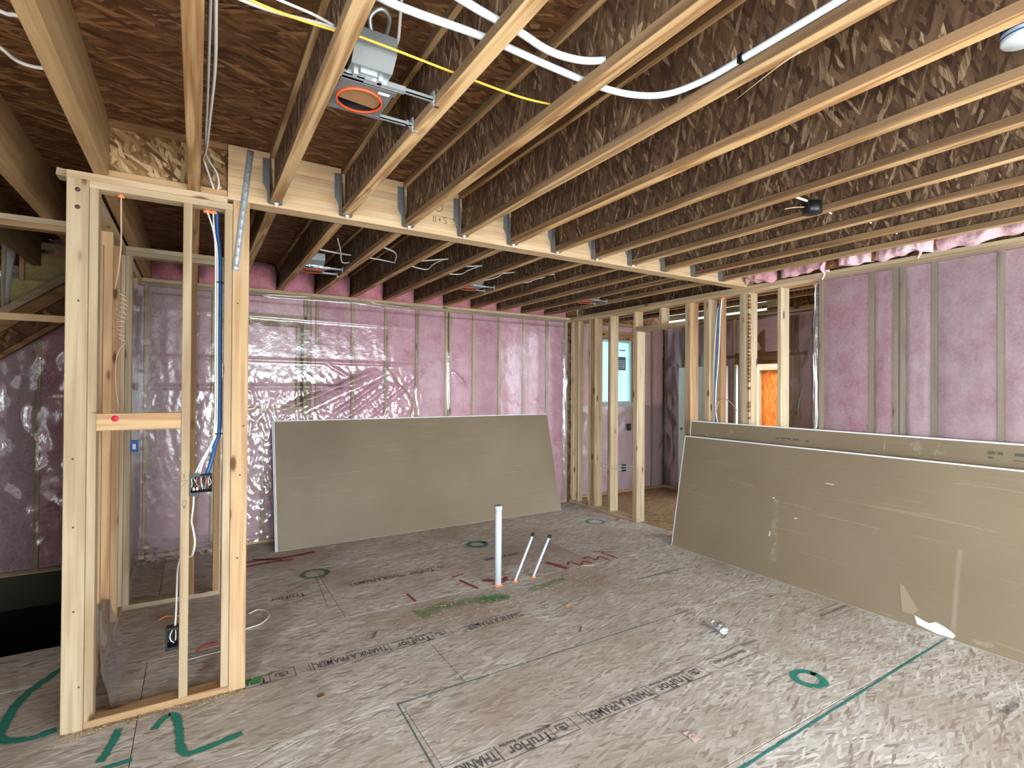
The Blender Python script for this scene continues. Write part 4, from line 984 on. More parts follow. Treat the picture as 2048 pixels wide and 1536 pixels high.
# ------------------------------------------------------------------ recessed lights
def recessed(x0, x1, y, label, near=False):
    """x0, x1: faces of the two joists it is hung between; y: centre of the ring"""
    cx = x0+0.098; z = ZT+0.004
    t = thing('recessed_light', label, 'light', (cx, y, z), 'recessed light housings hung between joists')
    P = [boxd((x0+0.004, y-0.115, z+0.006), (x0+0.205, y-0.086, z+0.008)), boxd((x0+0.004, y+0.086, z+0.006), (x0+0.205, y+0.105, z+0.008))]
    n = 24; R = 0.084; sq = []
    for k in range(n):
        a = 2*math.pi*k/n; ca, sa = math.cos(a), math.sin(a); m = 0.1005/max(abs(ca), abs(sa)); sq.append((m*ca, max(-0.0865, min(0.0865, m*sa))))
    v = [(cx+R*math.cos(2*math.pi*k/n), y+R*math.sin(2*math.pi*k/n), z+0.007) for k in range(n)]+[(cx+p, y+q, z+0.007) for p, q in sq]
    P.append((v, [(k, (k+1) % n, n+(k+1) % n, n+k) for k in range(n)]))
    joined('mounting_pan', P, MT['galv_dark'], t, (cx, y, z))
    lathe('trim_ring', [(0.079, 0.0), (0.0845, -0.001), (0.0845, 0.007), (0.079, 0.008), (0.079, 0.0)], (cx, y, z), MT['orange'], t, 32, caps=False)
    lathe('can', [(0.0785, 0.008), (0.0785, 0.10), (0.0, 0.10)], (cx, y, z), MT['black'], t, 28, caps=False)
    # cardboard insert across the can
    v = []; n = 16
    for k in range(n+1):
        a = -math.pi*1.10+math.pi*1.28*k/n; v.append((cx+0.077*math.cos(a), y+0.077*math.sin(a), z+0.010))
    joined('cardboard_insert', [(v, [tuple(range(len(v)))])], MT['card'], t, (cx, y, z))
    for yy, zz in ((y-0.128, z+0.012), (y+0.098, z+0.010)):
        joined('hanger_bar', [boxd((x0+0.002, yy-0.009, zz), (x1-0.006, yy-0.005, zz+0.014)), boxd((x0+0.002, yy-0.009, zz), (x1-0.006, yy+0.007, zz+0.003)), boxd((x0+0.08, yy-0.013, zz-0.002), (x0+0.23, yy+0.011, zz+0.016)) if yy < y else boxd((x1-0.03, yy-0.01, zz), (x1-0.02, yy+0.008, zz+0.02)),
                              boxd((x1-0.008, yy-0.016, zz-0.006), (x1-0.001, yy+0.016, zz+0.034)), boxd((x0+0.001, yy-0.012, zz-0.004), (x0+0.006, yy+0.012, zz+0.022)), boxd((x1-0.004, yy-0.004, zz-0.016), (x1+0.022, yy+0.010, zz-0.0045+0.0))], MT['bright_steel'], t, (x0, yy, zz))
    # junction box with sloped lid
    a, b = cx-0.080, cx+0.062; y0 = y-0.245; zb = z+0.032
    pr = [(y0+0.105, zb-0.012), (y0+0.105, zb+0.085), (y0-0.005, zb+0.085), (y0-0.005, zb+0.028), (y0+0.048, zb-0.012)]
    v = [(x, p, q) for x in (a, b) for p, q in pr]; k = len(pr)
    jb = joined('junction_box', [(v, [tuple(range(k)), tuple(range(2*k-1, k-1, -1))]+[(i, k+i, k+(i+1) % k, (i+1) % k) for i in range(k)])], MT['galv'], t, (a, y0, zb))
    joined('box_seam', [boxd((a+0.004, y0-0.008, zb+0.024), (b-0.002, y0-0.002, zb+0.028))], MT['bright_steel'], jb, (a, y0, zb))
    joined('bracket', [boxd((a+0.02, y0+0.090, zb-0.022), (a+0.035, y0+0.118, zb-0.004)), boxd((b-0.035, y0+0.090, zb-0.022), (b-0.02, y0+0.118, zb-0.004)), boxd((a+0.04, y0+0.075, zb-0.020), (b-0.045, y0+0.085, zb-0.010))], MT['bright_steel'], t, (a, y0, zb))
    if near:
        pts = [(cx-0.02, y0+0.02, zb+0.085), (cx-0.03, y0+0.0, zb+0.13), (cx+0.0, y0-0.02, zb+0.155), (cx+0.035, y0+0.0, zb+0.15), (cx+0.04, y0+0.06, zb+0.12), (cx+0.03, y0+0.14, zb+0.05)]
        tube('flexible_conduit', pts, 0.0075, MT['bright_steel'], t, 8)
        joined('warning_label', [boxd((cx+0.045, y-0.095, z+0.0045), (cx+0.088, y-0.080, z+0.0055))], MT['gypsum'], t, (cx, y, z))
    else:
        tube('cable_tail', [(cx-0.02, y0+0.02, zb+0.085), (cx-0.03, y0, zb+0.13), (cx-0.06, y0-0.03, zb+0.17)], 0.005, MT['white_cable'], t, 6)
    return t
recessed(JX(0)+0.0305, JX(1)-0.0305, 1.975, 'galvanised recessed light housing with orange ring, nearest the viewer', True)
recessed(JX(1)+0.0305, JX(2)-0.0305, 5.13, 'recessed light housing near the pink rim batts, leftmost beyond the beam')
recessed(JX(5)+0.0305, JX(6)-0.0305, 5.12, 'recessed light housing midway along the far bay, above the far drywall board')
recessed(JX(9)+0.0305, JX(10)-0.0305, 5.12, 'recessed light housing in the far bay nearest the open partition')

# ------------------------------------------------------------------ cables and tubing overhead
def run(name, label, pts, r, m, cat, seg=8, n=6, group=None):
    o = tube(name, pts, r, MT[m], None, seg, n); tag(o, label, cat, group); return o
run('water_tube', 'thick white water tube bending from the near joists along a joist side', [(-0.4, 1.46, 2.93), (0.2, 1.475, 2.90), (0.458, 1.477, 2.85), (0.779, 1.470, 2.852), (1.05, 1.482, 2.852), (1.285, 1.481, 2.85), (1.43, 1.45, 2.85), (1.525, 1.38, 2.85), (1.568, 1.25, 2.85), (1.574, 1.10, 2.85), (1.574, 0.787, 2.85), (1.575, 0.2, 2.855), (1.575, -1.5, 2.86)], 0.0120, 'pvc', 'water tube', 12)
run('water_tube', 'short thick white water tube ending open beside the near joist', [(0.1, 1.30, 2.90), (0.649, 1.359, 2.85), (0.851, 1.383, 2.848), (0.97, 1.408, 2.848), (1.055, 1.410, 2.85), (1.13, 1.39, 2.85), (1.187, 1.352, 2.85)], 0.0120, 'pvc', 'water tube', 12)
t = thing('tube_clip', 'black clip holding the thick white tube to a joist', 'clip', (1.575, 1.105, 2.85)); joined('clip_band', [boxd((1.560, 1.095, 2.836), (1.602, 1.112, 2.864))], MT['black'], t, (1.575, 1.105, 2.85))
run('electric_cable', 'yellow electric cable crossing the near joists by the first light', [(-0.9, 1.68, 2.93), (-0.2, 1.69, 2.90), (0.151, 1.691, 2.852), (0.364, 1.685, 2.848), (0.437, 1.672, 2.848), (0.771, 1.690, 2.85), (0.969, 1.697, 2.85), (1.08, 1.698, 2.852), (1.181, 1.687, 2.855), (1.19, 1.685, 2.857)], 0.0042, 'yellow_cable', 'cable')
run('electric_cable', 'white electric cable beside the yellow one left of the first light', [(-0.9, 1.76, 2.94), (-0.2, 1.75, 2.91), (0.10, 1.745, 2.882), (0.211, 1.739, 2.878), (0.325, 1.722, 2.878), (0.385, 1.72, 2.88), (0.42, 1.70, 2.885), (0.45, 1.72, 2.90)], 0.0055, 'white_cable', 'cable')
run('electric_cable', 'thinner white cable above the yellow one at the top left joists', [(-0.9, 1.62, 2.96), (-0.2, 1.66, 2.95), (0.128, 1.70, 2.90), (0.199, 1.697, 2.89), (0.30, 1.70, 2.885), (0.37, 1.715, 2.882)], 0.0045, 'white_cable', 'cable')
run('electric_cable', 'white cable dropping from above into the near light box', [(0.50, 1.45, 3.06), (0.545, 1.58, 3.0), (0.57, 1.671, 2.955), (0.588, 1.74, 2.935), (0.587, 1.77, 2.925), (0.575, 1.80, 2.91)], 0.0055, 'white_cable', 'cable')
run('electric_cable', 'white cable running down the joist above the left stud wall', [(0.026, 1.2, 2.84), (0.040, 1.75, 2.845), (0.048, 2.1, 2.85), (0.042, 2.5, 2.86), (0.034, 2.9, 2.875), (0.022, 3.2, 2.93), (0.03, 3.30, 2.95), (0.055, 3.318, 2.88), (0.075, 3.32, 2.82)], 0.0055, 'white_cable', 'cable')
run('electric_cable', 'second white cable looping into the top plate of the left stud wall', [(0.026, 1.6, 2.89), (0.03, 2.4, 2.90), (0.03, 3.0, 2.92), (0.045, 3.28, 2.965), (0.085, 3.322, 2.92), (0.10, 3.325, 2.86), (0.095, 3.325, 2.82)], 0.0050, 'white_cable', 'cable')
run('electric_cable', 'white cable sagging left of the leftmost big joist', [(-0.80, 2.20, 2.95), (-0.66, 2.40, 2.91), (-0.592, 2.468, 2.90), (-0.567, 2.526, 2.898), (-0.53, 2.545, 2.897), (-0.487, 2.539, 2.898), (-0.46, 2.53, 2.90)], 0.0065, 'white_cable', 'cable')
run('electric_cable', 'grey white cable end at the top left corner of the ceiling', [(-0.80, 2.10, 2.96), (-0.56, 2.23, 2.91), (-0.50, 2.225, 2.90), (-0.46, 2.22, 2.90)], 0.0065, 'white_cable', 'cable')
# looped cables in the far bay, one drop per joist space
LOOPS = [
 ([(0.83, 4.76, 2.94), (0.943, 4.783, 2.93), (1.10, 4.80, 2.925), (1.255, 4.815, 2.925)], [(1.26, 4.82, 2.925), (1.22, 4.80, 2.90), (1.20, 4.86, 2.87), (1.13, 4.86, 2.865), (1.08, 4.70, 2.92), (1.02, 4.55, 2.99)], 'first bay right of the strap post'),
 ([(1.25, 4.33, 2.94), (1.405, 4.428, 2.93), (1.50, 4.50, 2.928), (1.56, 4.62, 2.92), (1.59, 4.75, 2.905), (1.63, 4.80, 2.905)], [(1.24, 4.82, 2.93), (1.45, 4.79, 2.915), (1.63, 4.80, 2.905)], 'second bay right of the strap post'),
 ([(1.66, 4.74, 2.93), (1.80, 4.70, 2.93), (1.97, 4.52, 2.93), (2.115, 4.388, 2.93)], [(1.65, 4.82, 2.925), (1.84, 4.85, 2.90), (1.95, 4.84, 2.895), (1.96, 4.72, 2.92), (2.0, 4.60, 2.94), (2.10, 4.45, 2.96)], 'third bay right of the strap post'),
 ([(2.06, 4.78, 2.93), (2.20, 4.72, 2.93), (2.40, 4.58, 2.935), (2.55, 4.444, 2.93)], [(2.05, 4.88, 2.92), (2.18, 4.93, 2.90), (2.33, 4.88, 2.90), (2.36, 4.74, 2.92), (2.44, 4.62, 2.95)], 'fourth bay right of the strap post'),
 ([(2.46, 4.78, 2.93), (2.66, 4.75, 2.925), (2.80, 4.66, 2.93), (2.95, 4.351, 2.93)], [(2.44, 5.05, 2.93), (2.50, 5.07, 2.89), (2.62, 4.98, 2.88), (2.72, 4.80, 2.90), (2.74, 4.70, 2.935)], 'fifth bay right of the strap post'),
 ([(2.88, 4.74, 2.93), (3.05, 4.66, 2.93), (3.22, 4.48, 2.93), (3.36, 4.341, 2.93)], [(2.87, 4.86, 2.93), (3.02, 4.90, 2.90), (3.14, 4.86, 2.90), (3.18, 4.74, 2.92), (3.28, 4.56, 2.94)], 'sixth bay right of the strap post'),
 ([(3.27, 4.72, 2.93), (3.45, 4.64, 2.92), (3.62, 4.46, 2.93), (3.77, 4.32, 2.93)], [(3.27, 4.84, 2.93), (3.40, 4.86, 2.90), (3.53, 4.80, 2.90), (3.56, 4.68, 2.92), (3.70, 4.50, 2.95)], 'seventh bay right of the strap post'),
 ([(3.68, 4.72, 2.93), (3.86, 4.62, 2.92), (4.02, 4.44, 2.93), (4.16, 4.32, 2.93)], [(3.68, 4.84, 2.93), (3.80, 4.86, 2.90), (3.93, 4.78, 2.90), (3.98, 4.66, 2.93)], 'eighth bay right of the strap post'),
]
for a, b, w in LOOPS:
    t = thing('cable_loop', 'white cable looping through the far joists, '+w, 'cable', a[0], 'white cables looped through the far joists')
    tube('cable', a, 0.0075, MT['bright_cable'], t, 6); tube('cable', b, 0.0058, MT['bright_cable'], t, 6)
# black round ceiling box with its cables
t = thing('ceiling_box', 'black round electrical box on the side of a joist at right', 'electrical box', (3.145, 1.715, 2.80))
lathe('box', [(0.050, 0.0), (0.052, 0.002), (0.052, 0.062), (0.044, 0.066)], (3.148, 1.73, 2.787), MT['black'], t)
lathe('box_lip', [(0.0535, 0.0), (0.0535, 0.005), (0.050, 0.006)], (3.148, 1.73, 2.785), MT['black'], t)
joined('mounting_ear', [boxd((3.199, 1.70, 2.80), (3.2035, 1.77, 2.836))], MT['black'], t, (3.2, 1.73, 2.80))
tube('cable', [(2.86, 1.77, 2.87), (2.95, 1.755, 2.865), (3.06, 1.74, 2.856), (3.10, 1.735, 2.852)], 0.0075, MT['white_cable'], t, 6)
tube('cable', [(2.98, 1.80, 2.80), (3.04, 1.78, 2.815), (3.10, 1.75, 2.82)], 0.003, MT['beige_wire'], t, 6)
for k, (x, y) in enumerate(((3.27, 1.74), (3.675, 1.70), (4.08, 1.72))):
    w = ('just right of the black ceiling box', 'two joists right of the black ceiling box', 'three joists right of the black ceiling box')[k]
    run('cable_stub', 'short white cable stub between joists, '+w, [(x-0.03, y+0.02, 2.86), (x+0.03, y, 2.84), (x+0.075, y-0.02, 2.815)], 0.0045, 'white_cable', 'cable', group='cable stubs at right')
# ------------------------------------------------------------------ strap, boxes and cables on the stud wall
def strap():
    t = thing('metal_strap', 'galvanised nailed steel strap joining the beam to the post', 'strap', (0.184, YF, 2.39))
    a = Vector((0.258, YF-0.0015, 3.085)); b = Vector((0.186, YF-0.0015, 2.385)); d = (b-a); n = 52; v = []; f = []
    side = Vector((1, 0, d.x/-d.z*-1)).normalized(); side = Vector((-d.z, 0, d.x)).normalized()*0.017
    for i in range(n+1):
        p = a+d*(i/n); bend = -0.0012*abs(math.sin(i*math.pi/4)); p = p+Vector((0, bend, 0))
        v += [p-side, p+side]
    for i in range(n): f.append((2*i, 2*i+1, 2*i+3, 2*i+2))
    o = link('strap_band', mesh('strap_band', [q-a for q in v], f, True), MT['bright_steel'], t, a)
    m = o.modifiers.new('thick', 'SOLIDIFY'); m.thickness = 0.0012; m.offset = 0
    for i in range(13):
        p = a+d*((i+0.5)/13); lathe('nail_head', [(0.0072, 0.0), (0.006, 0.0025), (0.002, 0.004)], p+Vector((side.x*0.25*(-1)**i, -0.0045, 0)), MT['galv'], t, 8).rotation_euler = (math.pi/2, 0, 0)
strap()
def box_switch():
    t = thing('switch_box', 'black switch box stuffed with cable ends on the slim stud', 'electrical box', (0.012, YF, 1.15))
    x0, x1, z0, z1, y0, y1 = -0.0225, 0.084, 1.140, 1.232, YF-0.010, YF+0.07; w = 0.003
    joined('box', [boxd((x0, y1-w, z0), (x1, y1, z1)), boxd((x0, y0, z0), (x0+w, y1-w, z1)), boxd((x1-w, y0, z0), (x1, y1-w, z1)), boxd((x0+w, y0, z0), (x1-w, y1-w, z0+w)), boxd((x0+w, y0, z1-w), (x1-w, y1-w, z1))], MT['black'], t, (x0, y0, z0))
    joined('mounting_tab', [boxd((x0, y0-0.002, z1), (x0+0.045, y0+0.004, z1+0.016))], MT['black'], t, (x0, y0, z0)); joined('mounting_tab', [boxd((x0, y0-0.002, z0-0.016), (x0+0.045, y0+0.004, z0))], MT['black'], t, (x0, y0, z0))
    rnd = random.Random(4)
    for k in range(12):
        x = x0+0.012+0.0075*k; z = z1-0.012-rnd.random()*0.02
        pts = [(x, y0+0.03, z1-0.006), (x+rnd.uniform(-.006, .006), y0+0.005, z), (x+rnd.uniform(-.01, .01), y0+0.008, z-0.025), (x+rnd.uniform(-.008, .008), y0+0.015, z-0.045)]
        tube('wire_tail', pts, 0.0022, MT[('cream', 'white_cable', 'black', 'beige_wire', 'redwire')[k % 5]], t, 6, 4)
    for x in (x0+0.018, x0+0.034): lathe('wire_nut', [(0.003, 0), (0.006, 0.004), (0.004, 0.018)], (x, y0+0.002, z0+0.014), MT['cream'], t, 8)
box_switch()
def box_outlet():
    t = thing('outlet_box', 'black outlet box low on the left side of the slim stud', 'electrical box', (-0.10, YF+0.03, 0.30))
    x0, x1, z0, z1, y0, y1 = -0.124, -0.0675, 0.318, 0.415, YF+0.0, YF+0.075; w = 0.003
    joined('box', [boxd((x0, y1-w, z0), (x1, y1, z1)), boxd((x0, y0, z0), (x0+w, y1-w, z1)), boxd((x1-w, y0, z0), (x1, y1-w, z1)), boxd((x0+w, y0, z0), (x1-w, y1-w, z0+w)), boxd((x0+w, y0, z1-w), (x1-w, y1-w, z1))], MT['black'], t, (x0, y0, z0))
    joined('flange', [boxd((x0-0.004, y0-0.003, z0-0.012), (x0+0.006, y0, z1+0.010)), boxd((x0+0.006, y0-0.003, z1), (x1, y0, z1+0.010)), boxd((x0+0.006, y0-0.003, z0-0.012), (x1, y0, z0))], MT['black'], t, (x0, y0, z0))
    tube('wire_tail', [(x0+0.03, y0+0.03, z1-0.008), (x0+0.018, y0+0.004, z1-0.03), (x0+0.022, y0+0.002, z0+0.04), (x0+0.036, y0+0.01, z0+0.022)], 0.003, MT['white_cable'], t, 6)
    tube('wire_tail', [(x0+0.042, y0+0.03, z1-0.008), (x0+0.044, y0+0.012, z1-0.04), (x0+0.042, y0+0.015, z0+0.03)], 0.0025, MT['cream'], t, 6)
box_outlet()
YW = YF+0.075
def bundle():
    t = thing('cable_bundle', 'bundle of white and blue cables hanging inside the left stud wall', 'cable', (0.11, YW, 2.72))
    for k, (dx, dy, m, r) in enumerate(((-0.014, -0.010, 'white_cable', 0.0050), (-0.004, -0.012, 'white_cable', 0.0042), (-0.008, 0.004, 'white_cable', 0.0045), (0.010, 0.008, 'blue_cable', 0.0105))):
        top = (0.045+0.03*(k % 2)+0.02*(k == 3), YW, 2.724); foot = [(-0.002, YF+0.02, 1.236), (0.010, YF+0.03, 1.236), (0.022, YF+0.03, 1.236), (0.058, YF+0.025, 1.234)][k]
        pts = [top, (0.085+dx*0.4+0.01*(k == 3), YW+dy, 2.60), (0.104+dx, YW+dy, 2.45), (0.107+dx, YW+dy, 2.0), (0.110+dx, YW+dy, 1.65), (0.106+dx, YW-0.01, 1.46), (0.085+dx*0.5 if k < 3 else 0.098, YW-0.02, 1.40), (0.055+dx if k < 3 else 0.085, YF+0.04, 1.33), foot]
        tube('cable_strand', pts, r, MT[m], t, 8)
    for z in (2.32, 1.455): lathe('cable_tie', [(0.022, -0.003), (0.0225, 0.003)], (0.111, YW, z), MT['black'], t, 10)
    for x in (0.046, 0.078): lathe('foam_plug', [(0.018, 0.0), (0.021, 0.008), (0.013, 0.018)], (x, YW, 2.708), MT['foam'], t, 10)
bundle()
run('electric_cable', 'white cable from the switch box down to the low outlet box', [(-0.004, YF+0.05, 1.14), (-0.006, YF+0.05, 1.06), (-0.014, YF+0.05, 0.98), (-0.006, YF+0.055, 0.93), (0.004, YF+0.055, 0.86), (-0.004, YF+0.06, 0.80), (-0.018, YF+0.092, 0.77), (-0.055, YF+0.095, 0.78), (-0.074, YF+0.07, 0.72), (-0.078, YF+0.05, 0.6), (-0.080, YF+0.045, 0.5), (-0.084, YF+0.04, 0.418)], 0.0055, 'white_cable', 'cable')
# beige coiled wire hanging in the closet
def coil():
    t = thing('coiled_wire', 'thin beige wire with a coiled middle hanging in the closet frame', 'wire', (-0.345, YF+0.045, 2.722))
    pts = [(-0.343, YF+0.045, 2.722), (-0.345, 3.42, 2.62), (-0.350, 3.48, 2.50), (-0.365, 3.55, 2.38), (-0.390, 3.62, 2.26)]
    tube('wire', pts, 0.0042, MT['beige_wire'], t, 6)
    cp = []
    for k in range(0, 12*11+1):
        a = 2*math.pi*k/12; cp.append((-0.360+0.020*math.cos(a)+0.006*math.sin(k*0.05), 3.63+0.020*math.sin(a), 2.25-0.27*k/132+0.004*math.sin(k)))
    tube('wire_coil', cp, 0.0032, MT['beige_wire'], t, 5, 2)
    tube('wire', [cp[-1], (-0.345, 3.66, 1.965), (-0.37, 3.66, 1.93), (-0.385, 3.66, 1.86), (-0.385, 3.66, 1.72), (-0.372, 3.66, 1.60), (-0.370, 3.66, 1.55)], 0.0032, MT['beige_wire'], t, 6)
    lathe('foam_plug', [(0.015, 0), (0.017, 0.006), (0.010, 0.016)], (-0.343, YF+0.045, 2.710), MT['foam'], t, 10)
coil()
t = thing('outlet_box', 'small blue electrical box on the far closet stud', 'electrical box', (-0.41, YC, 1.21))
joined('box', [boxd((-0.4265, YC-0.004, 1.212), (-0.378, YC+0.05, 1.300))], MT['blue_plastic'], t, (-0.41, YC, 1.21)); joined('box_opening', [boxd((-0.412, YC-0.0055, 1.235), (-0.392, YC-0.0042, 1.275))], MT['gypsum'], t, (-0.41, YC, 1.21))
# pencil marks on the slim stud
def pencil(pts): ribbon('pencil_mark', [(x, YF-0.001, z) for x, z in pts], 0.0018, (0, -1, 0), MT['pencil'], wall_front, n=3)
pencil([(-0.064, 1.210), (-0.032, 1.212), (-0.062, 1.178)]); pencil([(-0.055, 1.245), (-0.047, 1.247), (-0.053, 1.237), (-0.046, 1.235)]); pencil([(-0.056, 1.228), (-0.048, 1.228), (-0.05, 1.22)])
pencil([(-0.055, 1.085), (-0.053, 1.10), (-0.043, 1.103), (-0.039, 1.09), (-0.045, 1.075), (-0.053, 1.075), (-0.055, 1.085)]); pencil([(-0.050, 1.075), (-0.05, 1.06)]); pencil([(-0.045, 1.075), (-0.045, 1.06)])
pencil([(-0.448, 1.592), (-0.443, 1.584), (-0.438, 1.592)]); pencil([(-0.436, 1.592), (-0.434, 1.584), (-0.430, 1.592)])
# grey film draped over the closet plate
def closet_film():
    def fn(a, b):
        y = YF+0.12+0.85*a
        return (-0.462+0.10*(1-b)**1.5+0.025*mn.noise(Vector((y*5, b*3, 2))), y, 0.012+0.55*b*(1-0.45*a)+0.0)
    v, f = sheet(26, 18, fn); o = link('plastic_film', mesh('plastic_film', v, f, True), MT['film_grey']); tag(o, 'grey translucent plastic film draped on the closet bottom plate', 'plastic film')
closet_film()
run('loose_wire', 'tan wire curving over the clear film above the far drywall board', [(2.03, YB-0.075, 2.0), (2.02, YB-0.08, 1.95), (2.10, YB-0.08, 1.83), (2.24, YB-0.08, 1.68), (2.32, YB-0.08, 1.58), (2.33, YB-0.08, 1.50), (2.30, YB-0.08, 1.36)], 0.0055, 'tan_wire', 'wire')
# partition cables
def part_cables():
    t = thing('cable_bundle', 'white and blue cables running down the partition studs behind the tall board', 'cable', (4.93, 3.67, 2.72))
    for k, m in enumerate(('white_cable', 'blue_cable', 'white_cable')):
        o = 0.012*(k-1)-0.0
        tube('cable_strand', [(4.895+o, 3.665+o, 2.724), (4.895, 3.70+o*1.5, 2.55), (4.895, 3.718+o*2.2, 2.3), (4.895, 3.735+o*2.2, 2.0), (4.895, 3.745+o, 1.75), (4.895, 3.745+o*0.5, 1.50), (4.895, 3.735+o*2, 1.36)], 0.0075 if k != 1 else 0.009, MT[m], t, 6)
    tube('cable_strand', [(4.895, 3.735, 1.46), (4.89, 3.70, 1.58), (4.89, 3.62, 1.62), (4.89, 3.54, 1.58), (4.89, 3.47, 1.50)], 0.005, MT['beige_wire'], t, 6)
    lathe('foam_plug', [(0.026, 0), (0.03, 0.008), (0.014, 0.018)], (4.895, 3.655, 2.707), MT['foam'], t, 10)
part_cables()
for k, (dz, lab) in enumerate(((0.0, 'upper white cable crossing low through the partition studs'), (-0.045, 'lower white cable crossing low through the partition studs'))):
    run('electric_cable', lab, [(4.95, 5.82, 0.66+dz*0.3), (4.95, 5.60, 0.655+dz), (4.95, 5.40, 0.665+dz), (4.95, 5.32, 0.665+dz), (4.95, 5.15, 0.685+dz*0.6), (4.95, 4.95, 0.735+dz*0.3)], 0.007, 'white_cable', 'cable', group='cables low in the partition')
for (x, z, lab) in ((6.18, 1.03, 'black outlet box at waist height on the pink wall beyond the partition'), (6.07, 0.36, 'black outlet box near the floor on the pink wall beyond the partition')):
    t = thing('outlet_box', lab, 'electrical box', (x, YN-0.05, z))
    joined('box', [boxd((x-0.035, YN-0.045, z), (x+0.035, YN+0.03, z+0.105))], MT['black'], t, (x, YN, z)); joined('box_rim', [boxd((x-0.040, YN-0.048, z-0.006), (x+0.040, YN-0.0452, z+0.111))], MT['black'], t, (x, YN, z))

# ------------------------------------------------------------------ litter on the floor
def bottle():
    t = thing('crushed_bottle', 'crumpled clear plastic bottle lying on the floor by the right boards', 'bottle', (3.208, 2.417, 0))
    V = []; F = []; n, m = 12, 14
    ax = n_((0.35, 0.93, 0)); up = Vector((0, 0, 1)); sd = ax.cross(up)
    for i in range(m+1):
        q = i/m; r = 0.030*(1 if q < 0.65 else 1-(q-0.65)/0.35*0.62); c = Vector((3.20, 2.40, 0.030))+ax*(0.13*q-0.05)
        for k in range(n):
            a = 2*math.pi*k/n; rr = r*(1+0.35*mn.noise(Vector((i*0.9, k*1.3, 2))))
            p = c+sd*math.cos(a)*rr+up*math.sin(a)*rr*0.8; p.z = max(p.z, 0.002); V.append(p)
    for i in range(m):
        for k in range(n): F.append((i*n+k, i*n+(k+1) % n, (i+1)*n+(k+1) % n, (i+1)*n+k))
    F.append(tuple(range(n)))
    c = Vector((3.208, 2.417, 0)); link('body', mesh('body', [p-c for p in V], F, False), MT['clear'], t, c)
    e = Vector((3.20, 2.40, 0.030))+ax*0.08
    tube('cap', [e, e+ax*0.02], 0.015, MT['pvc'], t, 12); tube('label_band', [Vector((3.20, 2.40, 0.03))-ax*0.02, Vector((3.20, 2.40, 0.03))+ax*0.015], 0.0255, MT['sticker_pale'], t, 10)
bottle()
def scrap_wire(label, pts, m, r=0.004):
    o = tube('wire_scrap', [(x, y, 0.005+dz) for x, y, dz in pts], r, MT[m], None, 6); tag(o, label, 'wire'); return o
scrap_wire('looped white wire offcut on the floor right of the post', [(0.36, 4.41, 0), (0.42, 4.44, 0.004), (0.47, 4.38, 0.01), (0.485, 4.27, 0.01), (0.42, 4.17, 0.004), (0.33, 4.145, 0), (0.25, 4.11, 0)], 'white_cable', 0.005)
scrap_wire('short white wire offcut lying inside the closet frame', [(-0.36, 5.10, 0), (-0.30, 5.11, 0), (-0.24, 5.13, 0)], 'white_cable', 0.007)
scrap_wire('red wire offcut on the closet floor near the bottom plate', [(0.02, 3.96, 0), (0.05, 3.99, 0.004), (0.09, 4.0, 0.004), (0.14, 4.01, 0)], 'redwire', 0.006)
scrap_wire('thin white wire offcut beside the red one in the closet', [(-0.02, 3.86, 0), (0.06, 3.87, 0), (0.16, 3.88, 0), (0.26, 3.93, 0)], 'white_cable', 0.0035)
scrap_wire('orange coated wire offcut lying on the closet floor', [(-0.22, 4.62, 0), (-0.17, 4.66, 0.003), (-0.10, 4.63, 0), (-0.03, 4.68, 0)], 'foam', 0.005)
def woodbit(label, x, y, dx, dy, h, rot, m='brownX', name='wood_offcut', parent=None):
    c, sn = math.cos(rot), math.sin(rot); u = Vector((c, sn, 0))*dx; v = Vector((-sn, c, 0))*dy
    o = prism(name, Vector((x, y, 0.0016)), u, v, Vector((0, 0, h)), MT[m]); tag(o, label, 'wood scrap'); return o
woodbit('small brown block of wood near the centre of the floor', 2.515, 3.284, 0.03, 0.02, 0.022, 0.4)
woodbit('pale wood splinter near the lower right boards', 4.10, 2.57, 0.045, 0.012, 0.006, 0.1, 'studX')
woodbit('thin dark splinter right of the seam at the floor centre', 2.34, 2.90, 0.09, 0.008, 0.004, 0.75)
woodbit('curled dark splinter left of the printed rows', 1.05, 3.55, 0.012, 0.10, 0.006, -0.5)
woodbit('flat brown scrap left of the chalk lines', 0.60, 3.02, 0.035, 0.03, 0.004, 0.3)
woodbit('pale long splinter beside the red painted letters', 3.22, 3.98, 0.13, 0.006, 0.004, -0.45, 'studX')
woodbit('pale chip just below the green overspray', 2.235, 3.55, 0.035, 0.012, 0.004, 0.1, 'studX')
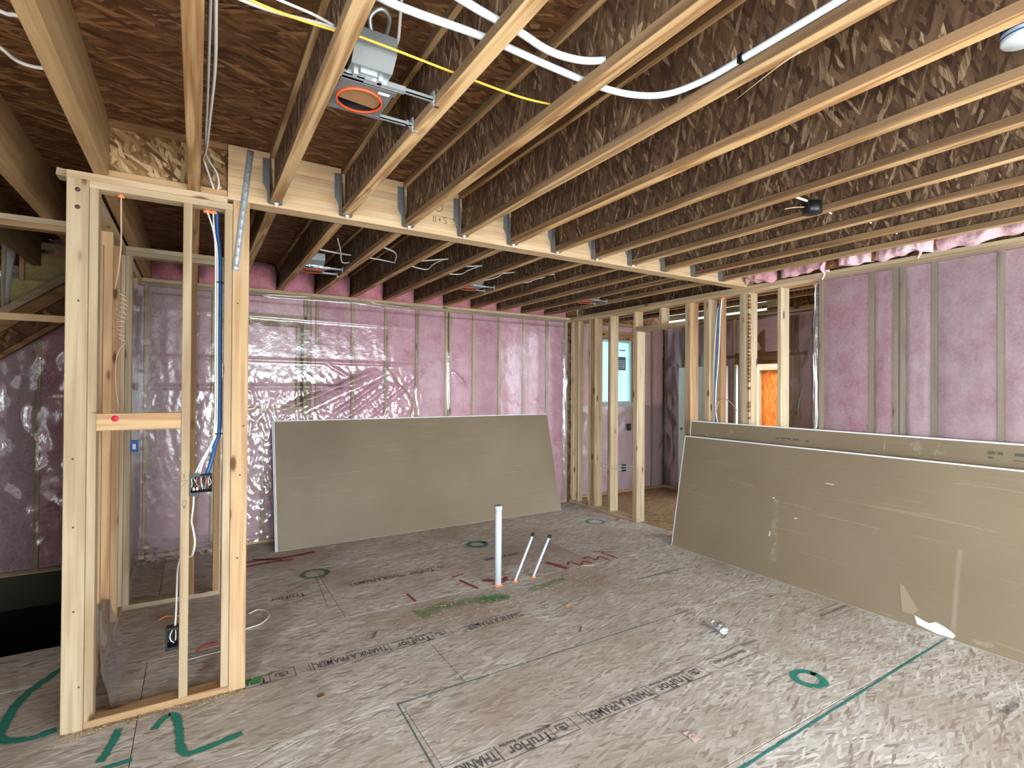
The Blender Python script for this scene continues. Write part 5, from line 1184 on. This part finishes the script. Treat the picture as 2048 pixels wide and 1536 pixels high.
def tissue():
    V = []; F = []
    v, f = sheet(8, 8, lambda a, b: (2.10+0.045*a, 1.71+0.075*b, 0.004+0.014*abs(mn.noise(Vector((a*5, b*4, 1))))))
    o = link('insulation_scrap', mesh('insulation_scrap', v, f, True), MT['pale_scrap']); tag(o, 'small pale pink scrap of insulation at the bottom centre of the floor', 'insulation scrap')
tissue()
v, f = sheet(10, 6, lambda a, b: (4.98+0.16*a, 4.99+0.10*b, 0.003+0.03*abs(mn.noise(Vector((a*4, b*3, 3)))))); o = link('insulation_scrap', mesh('insulation_scrap', v, f, True), MT['pink'])
o.location = (-0.26, 0, 0); tag(o, 'pink scrap of insulation at the foot of the partition doorway', 'insulation scrap')
def shavings():
    V = []; F = []; rnd = random.Random(5)
    def chip(x, y, l, w, h, a):
        u = Vector((math.cos(a), math.sin(a), 0))*l; q = Vector((-math.sin(a), math.cos(a), 0))*w; k = len(V); c = Vector((x, y, 0.001)); z = Vector((0, 0, h))
        tl = Vector((0, 0, rnd.uniform(0, h)))
        V.extend([c, c+u+tl, c+u+q+tl, c+q, c+z, c+u+z+tl, c+u+q+z+tl, c+q+z])
        F.extend([tuple(k+i for i in t) for t in ((3, 2, 1, 0), (4, 5, 6, 7), (0, 1, 5, 4), (1, 2, 6, 5), (2, 3, 7, 6), (3, 0, 4, 7))])
    for _ in range(420):
        x = rnd.gauss(2.2, 0.75); y = rnd.gauss(3.62, 0.16); chip(x, y, rnd.uniform(.006, .022), rnd.uniform(.002, .005), rnd.uniform(.001, .004), rnd.uniform(0, 3.1))
    for _ in range(200): chip(rnd.uniform(0.3, 4.4), rnd.uniform(1.2, 5.6), rnd.uniform(.004, .018), rnd.uniform(.002, .005), rnd.uniform(.001, .003), rnd.uniform(0, 3.1))
    for _ in range(260): chip(rnd.uniform(-0.55, 0.25), YF-abs(rnd.gauss(0, 0.035))-0.004, rnd.uniform(.004, .012), rnd.uniform(.002, .005), rnd.uniform(.001, .004), rnd.uniform(0, 3.1))
    o = link('wood_shavings', mesh('wood_shavings', V, F), wood('shavings', 0, s(206, 176, 134), s(150, 112, 74))); o['kind'] = 'stuff'; tag(o, 'loose sawdust and small wood shavings scattered over the subfloor', 'sawdust')
shavings()
